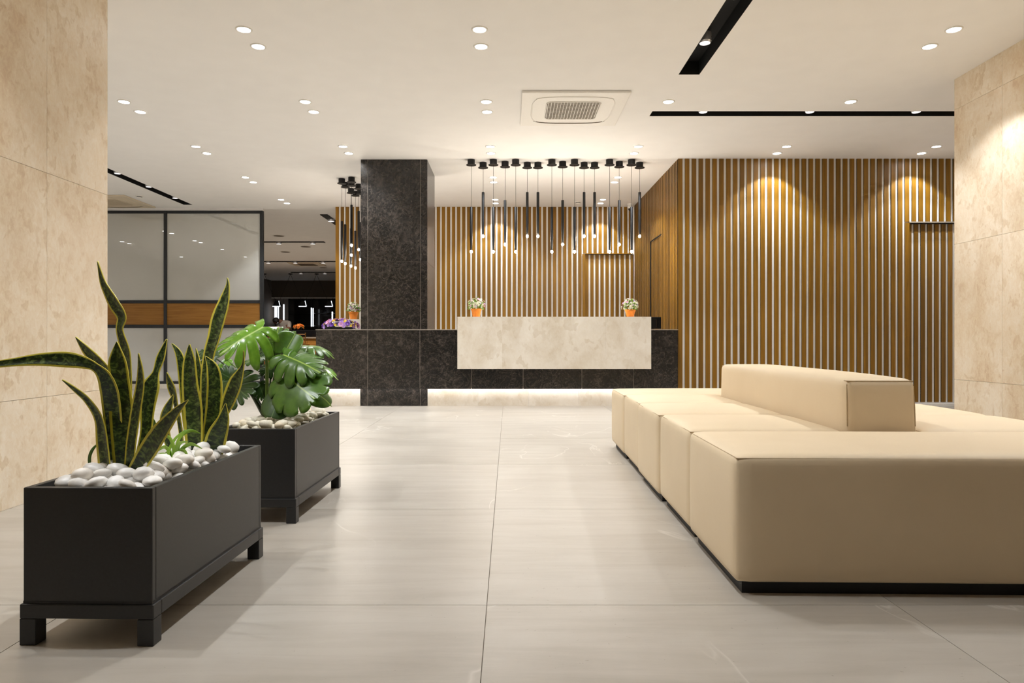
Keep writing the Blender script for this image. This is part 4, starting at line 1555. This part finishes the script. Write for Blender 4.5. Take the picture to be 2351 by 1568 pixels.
# back bar: bulkhead, black glossy cabinet with shelves and glowing tubes for its reflections
bk = bx('wall_bulkhead', (CAFE_XL, CAFE_XR, CAFE_Y - 0.7, CAFE_Y - 0.001, 2.34, CAFE_Z - 0.001), M_TAUPE)
tag(bk, 'taupe bulkhead over the back bar', kind='structure')
bx('light_trim', (CAFE_XL, CAFE_XR, CAFE_Y - 0.72, CAFE_Y - 0.7, 2.335, 2.385), M_WHITE, bk)
cab = empty('back_bar', (-5.0, CAFE_Y - 0.3, 0))
tag(cab, 'black glossy back bar cabinet with shelves behind the cafe counter', 'cabinet')
MB().box(-3.1, 6.5, -0.05, 0.29, 0.001, 2.33).build('back_panel', M_BACKBAR, cab)
for z in (0.95, 1.32, 1.78):
    MB().box(-3.1, 6.5, -0.36, -0.051, z, z + 0.03).build('shelf', M_BACKBAR, cab)
for x in (-3.1, -2.2, -1.1, 0.0, 1.1, 2.2):
    MB().box(x, x + 0.03, -0.355, -0.051, 0.001, 2.33).build('upright', M_BACKBAR, cab)
for i, (px, w, z0, z1, lab) in enumerate(((633, 0.09, 1.4, 2.12, 'wide white reflection streak at the left of the back bar'), (639, 0.04, 1.36, 2.1, 'slim white reflection streak next to the wide one'),
                                          (651.5, 0.05, 1.38, 2.12, 'white reflection streak beside the dark shelf bay'), (715, 0.04, 1.28, 2.0, 'reflection streak in the middle of the back bar'),
                                          (719, 0.035, 1.28, 1.98, 'thin reflection streak paired with the middle one'), (763, 0.05, 1.3, 1.85, 'reflection streak near the slatted wall end'))):
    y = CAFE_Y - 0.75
    e = empty('reflection_tube', ((px - VX) * y / F_PX, y, z0))  # glowing tube stands in for a reflection; its cap and rods are added
    tag(e, lab, 'tube light', 'vertical reflection streaks at the back bar')
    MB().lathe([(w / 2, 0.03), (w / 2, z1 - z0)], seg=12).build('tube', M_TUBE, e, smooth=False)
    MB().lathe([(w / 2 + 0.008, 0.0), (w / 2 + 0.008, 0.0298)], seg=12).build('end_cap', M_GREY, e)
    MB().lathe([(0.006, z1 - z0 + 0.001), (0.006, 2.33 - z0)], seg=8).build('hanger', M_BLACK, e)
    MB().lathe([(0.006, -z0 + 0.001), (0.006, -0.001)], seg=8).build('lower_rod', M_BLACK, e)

# counter with pale worktop edge, oak front
cy0, cy1 = 20.9, 21.7
ct = empty('cafe_counter', (-5.6, 21.3, 0))
tag(ct, 'black topped cafe counter with an oak front below', 'counter')
MB().box(-2.3, 2.6, -0.4, 0.4, 0.90, 1.10).build('counter_top', M_BACKBAR, ct, bevel=0.01)
MB().box(-2.3, 2.6, -0.39, 0.39, 0.855, 0.899).build('pale_edge', M_EDGE, ct)
for k in range(5):
    MB().box(-2.25 + k * 0.96, -2.25 + (k + 1) * 0.96 - 0.006, -0.35, 0.35, 0.001, 0.8548).build('oak_panel', M_WOODH, ct)
e = empty('display_case', (-6.98, 21.2, 1.10))
tag(e, 'low white lit display on the cafe counter before the barista', 'display')
MB().box(-0.19, 0.19, -0.15, 0.15, 0.001, 0.10).build('body', M_WHITE, e, bevel=0.006)
MB().box(-0.17, 0.17, -0.155, -0.151, 0.02, 0.085).build('lit_front', emis('display_glow', (1, 0.95, 0.9, 1), 0.7), e)
e = empty('flower_bowl', ((686 - VX) * 21.1 / F_PX, 21.1, 1.10))
tag(e, 'bowl of orange flowers on the cafe counter', 'flowers')
MB().lathe([(0.06, 0.001), (0.11, 0.06), (0.105, 0.06)], seg=16).build('bowl', M_BLACK, e)
leaf_cloud(e, 0, 0, 0.07, 0.15, 0.08, 60, 91, 'foliage', M_FOLD, 0.07)
bouquet(e, 0, 0, 0.08, 0.14, 0.09, 26, 92, 'orange_blossoms', M_PO, 6, 0.045)


# bar stools in front of the counter
def stool(x, y, label):
    e = empty('bar_stool', (x, y, 0))
    tag(e, label, 'bar stool', 'oak bar stools at the cafe counter')
    MB().box(-0.2, 0.2, -0.19, 0.19, 0.66, 0.70).build('seat', M_WOODH, e, bevel=0.012)
    for sx in (-1, 1):
        for sy in (-1, 1):
            MB().tube([(sx * 0.21, sy * 0.2, 0), (sx * 0.16, sy * 0.15, 0.66)], 0.016, 8).build('leg', M_WOODH, e)
        MB().tube([(sx * 0.17, -0.16, 0.69), (sx * 0.19, -0.21, 1.0)], 0.014, 8).build('back_post', M_WOODH, e)
    for z, zz in ((0.80, -0.18), (0.88, -0.193), (0.96, -0.206)):
        MB().tube([(-0.182, zz, z), (0.182, zz, z)], 0.013, 8).build('back_slat', M_WOODH, e)
    for sy in (-1, 1):
        MB().tube([(-0.19, sy * 0.18, 0.28), (0.19, sy * 0.18, 0.28)], 0.011, 8).build('stretcher', M_WOODH, e)


stool(-5.86, 20.05, 'oak bar stool at the cafe counter, next to the desk end')
stool(-6.55, 20.1, 'oak bar stool at the cafe counter behind the monstera')

# zigzag wire pendants over the counter
LY = 23.4
zt = CAFE_Z - 0.02
for i, px in enumerate((637, 697, 757)):
    x = (px - VX) * LY / F_PX
    z = CAM_Z + (VY - 703) * LY / F_PX
    e = empty('cafe_pendant', (x, LY, z))
    tag(e, 'black trapezoid pendant lamp with white lit edge, %s along the cafe bar' % ORD[i], 'pendant lamp', 'trapezoid pendants in the cafe')
    n4 = 4
    MB().add
    mb = MB()
    mb.add([(-0.12, -0.12, 0.0), (0.12, -0.12, 0.0), (0.12, 0.12, 0.0), (-0.12, 0.12, 0.0), (-0.06, -0.06, 0.17), (0.06, -0.06, 0.17), (0.06, 0.06, 0.17), (-0.06, 0.06, 0.17)],
           [(0, 3, 2, 1), (4, 5, 6, 7), (0, 1, 5, 4), (1, 2, 6, 5), (2, 3, 7, 6), (3, 0, 4, 7)])
    mb.build('shade', M_BLACK, e)
    MB().box(-0.125, 0.125, -0.125, -0.1, -0.022, -0.001).build('lit_edge', M_TUBE, e)
    MB().tube([(0.124, -0.124, 0.0), (0.066, -0.066, 0.17)], 0.010, 6).build('lit_side', M_TUBE, e)
    for s in (-1, 1):
        dx = 30 * LY / F_PX
        MB().tube([(s * 0.06, 0, 0.165), (s * dx, 0, zt - z)], 0.005, 5).build('wire', M_BLACK, e)
for i, px in enumerate((607, 667, 727)):
    o = MB().lathe([(0.06, -0.03), (0.07, -0.001)], seg=16).build('ceiling_rose', M_BLACK, None, loc=((px - VX) * LY / F_PX, LY, CAFE_Z))
    tag(o, 'small black ceiling rose holding pendant wires, %s along the bar' % ORD[i], 'ceiling rose', 'ceiling roses in the cafe')

# person bending over behind the counter
pe = empty('person', (-7.08, 22.15, 0))
tag(pe, 'person in a grey shirt bending forward behind the cafe counter', 'person')


def skin_body(name, joints, edges, mats, parent, root=0):
    me = bpy.data.meshes.new(name)
    me.from_pydata([j[0] for j in joints], edges, [])
    o = put(name, me, None, parent)
    me.materials.append(mats)
    sk_ = o.modifiers.new('skin', 'SKIN')
    for i, j in enumerate(joints):
        r_ = j[1]
        me.skin_vertices[0].data[i].radius = (r_, r_) if not isinstance(r_, tuple) else r_
    me.skin_vertices[0].data[root].use_root = True
    sk_.use_smooth_shade = True
    ss = o.modifiers.new('subd', 'SUBSURF')
    ss.levels = 1
    ss.render_levels = 2
    return o


J = [((0.16, 0.12, 0.94), (0.15, 0.12)), ((0.15, 0.06, 1.12), (0.145, 0.12)), ((0.11, -0.02, 1.28), (0.17, 0.13)), ((0.02, -0.08, 1.38), (0.10, 0.09)),
     ((-0.05, -0.12, 1.40), (0.055, 0.055)), ((-0.09, -0.15, 1.40), (0.06, 0.06)), ((-0.13, -0.19, 1.375), (0.085, 0.10)), ((-0.16, -0.22, 1.33), (0.065, 0.075)),
     ((0.27, -0.05, 1.33), 0.065), ((0.30, -0.2, 1.16), 0.05), ((0.18, -0.36, 1.13), 0.036),
     ((-0.05, 0.04, 1.33), 0.065), ((-0.12, -0.08, 1.15), 0.05), ((-0.10, -0.3, 1.13), 0.036),
     ((0.26, 0.12, 0.86), 0.095), ((0.27, 0.08, 0.48), 0.065), ((0.27, 0.12, 0.08), 0.045), ((0.27, 0.0, 0.04), 0.04),
     ((0.06, 0.12, 0.86), 0.095), ((0.05, 0.08, 0.48), 0.065), ((0.05, 0.12, 0.08), 0.045), ((0.05, 0.0, 0.04), 0.04)]
Ed = [(0, 1), (1, 2), (2, 3), (3, 4), (4, 5), (5, 6), (6, 7), (2, 8), (8, 9), (9, 10), (2, 11), (11, 12), (12, 13), (0, 14), (14, 15), (15, 16), (16, 17), (0, 18), (18, 19), (19, 20), (20, 21)]
skin_body('body', J, Ed, M_SKIN, pe)
JS = [(J[i][0], tuple(x + 0.014 for x in J[i][1]) if isinstance(J[i][1], tuple) else J[i][1] + 0.012) for i in (0, 1, 2, 3, 8, 9, 11, 12)]
skin_body('shirt', JS, [(0, 1), (1, 2), (2, 3), (2, 4), (4, 5), (2, 6), (6, 7)], M_SHIRT, pe)
JT = [(J[i][0], tuple(x + 0.012 for x in J[i][1]) if isinstance(J[i][1], tuple) else J[i][1] + 0.012) for i in (0, 14, 15, 16, 18, 19, 20)]
skin_body('trousers', JT, [(0, 1), (1, 2), (2, 3), (0, 4), (4, 5), (5, 6)], M_TROUSER, pe)
bm = bmesh.new()
bmesh.ops.create_icosphere(bm, subdivisions=3, radius=0.112)
for v in bm.verts:
    v.co = Vector((v.co.x * 0.92, v.co.y, v.co.z * 0.95))
bmesh.ops.delete(bm, geom=[v for v in bm.verts if (v.co.z < -0.02 and v.co.y < 0.02) or v.co.z < -0.07], context='VERTS')
hm = bpy.data.meshes.new('hair')
bm.to_mesh(hm)
bm.free()
h = put('hair', hm, M_HAIR, pe, True, (-0.115, -0.165, 1.405), (0.5, 0.2, 0.3))
h.modifiers.new('thickness', 'SOLIDIFY').thickness = 0.012
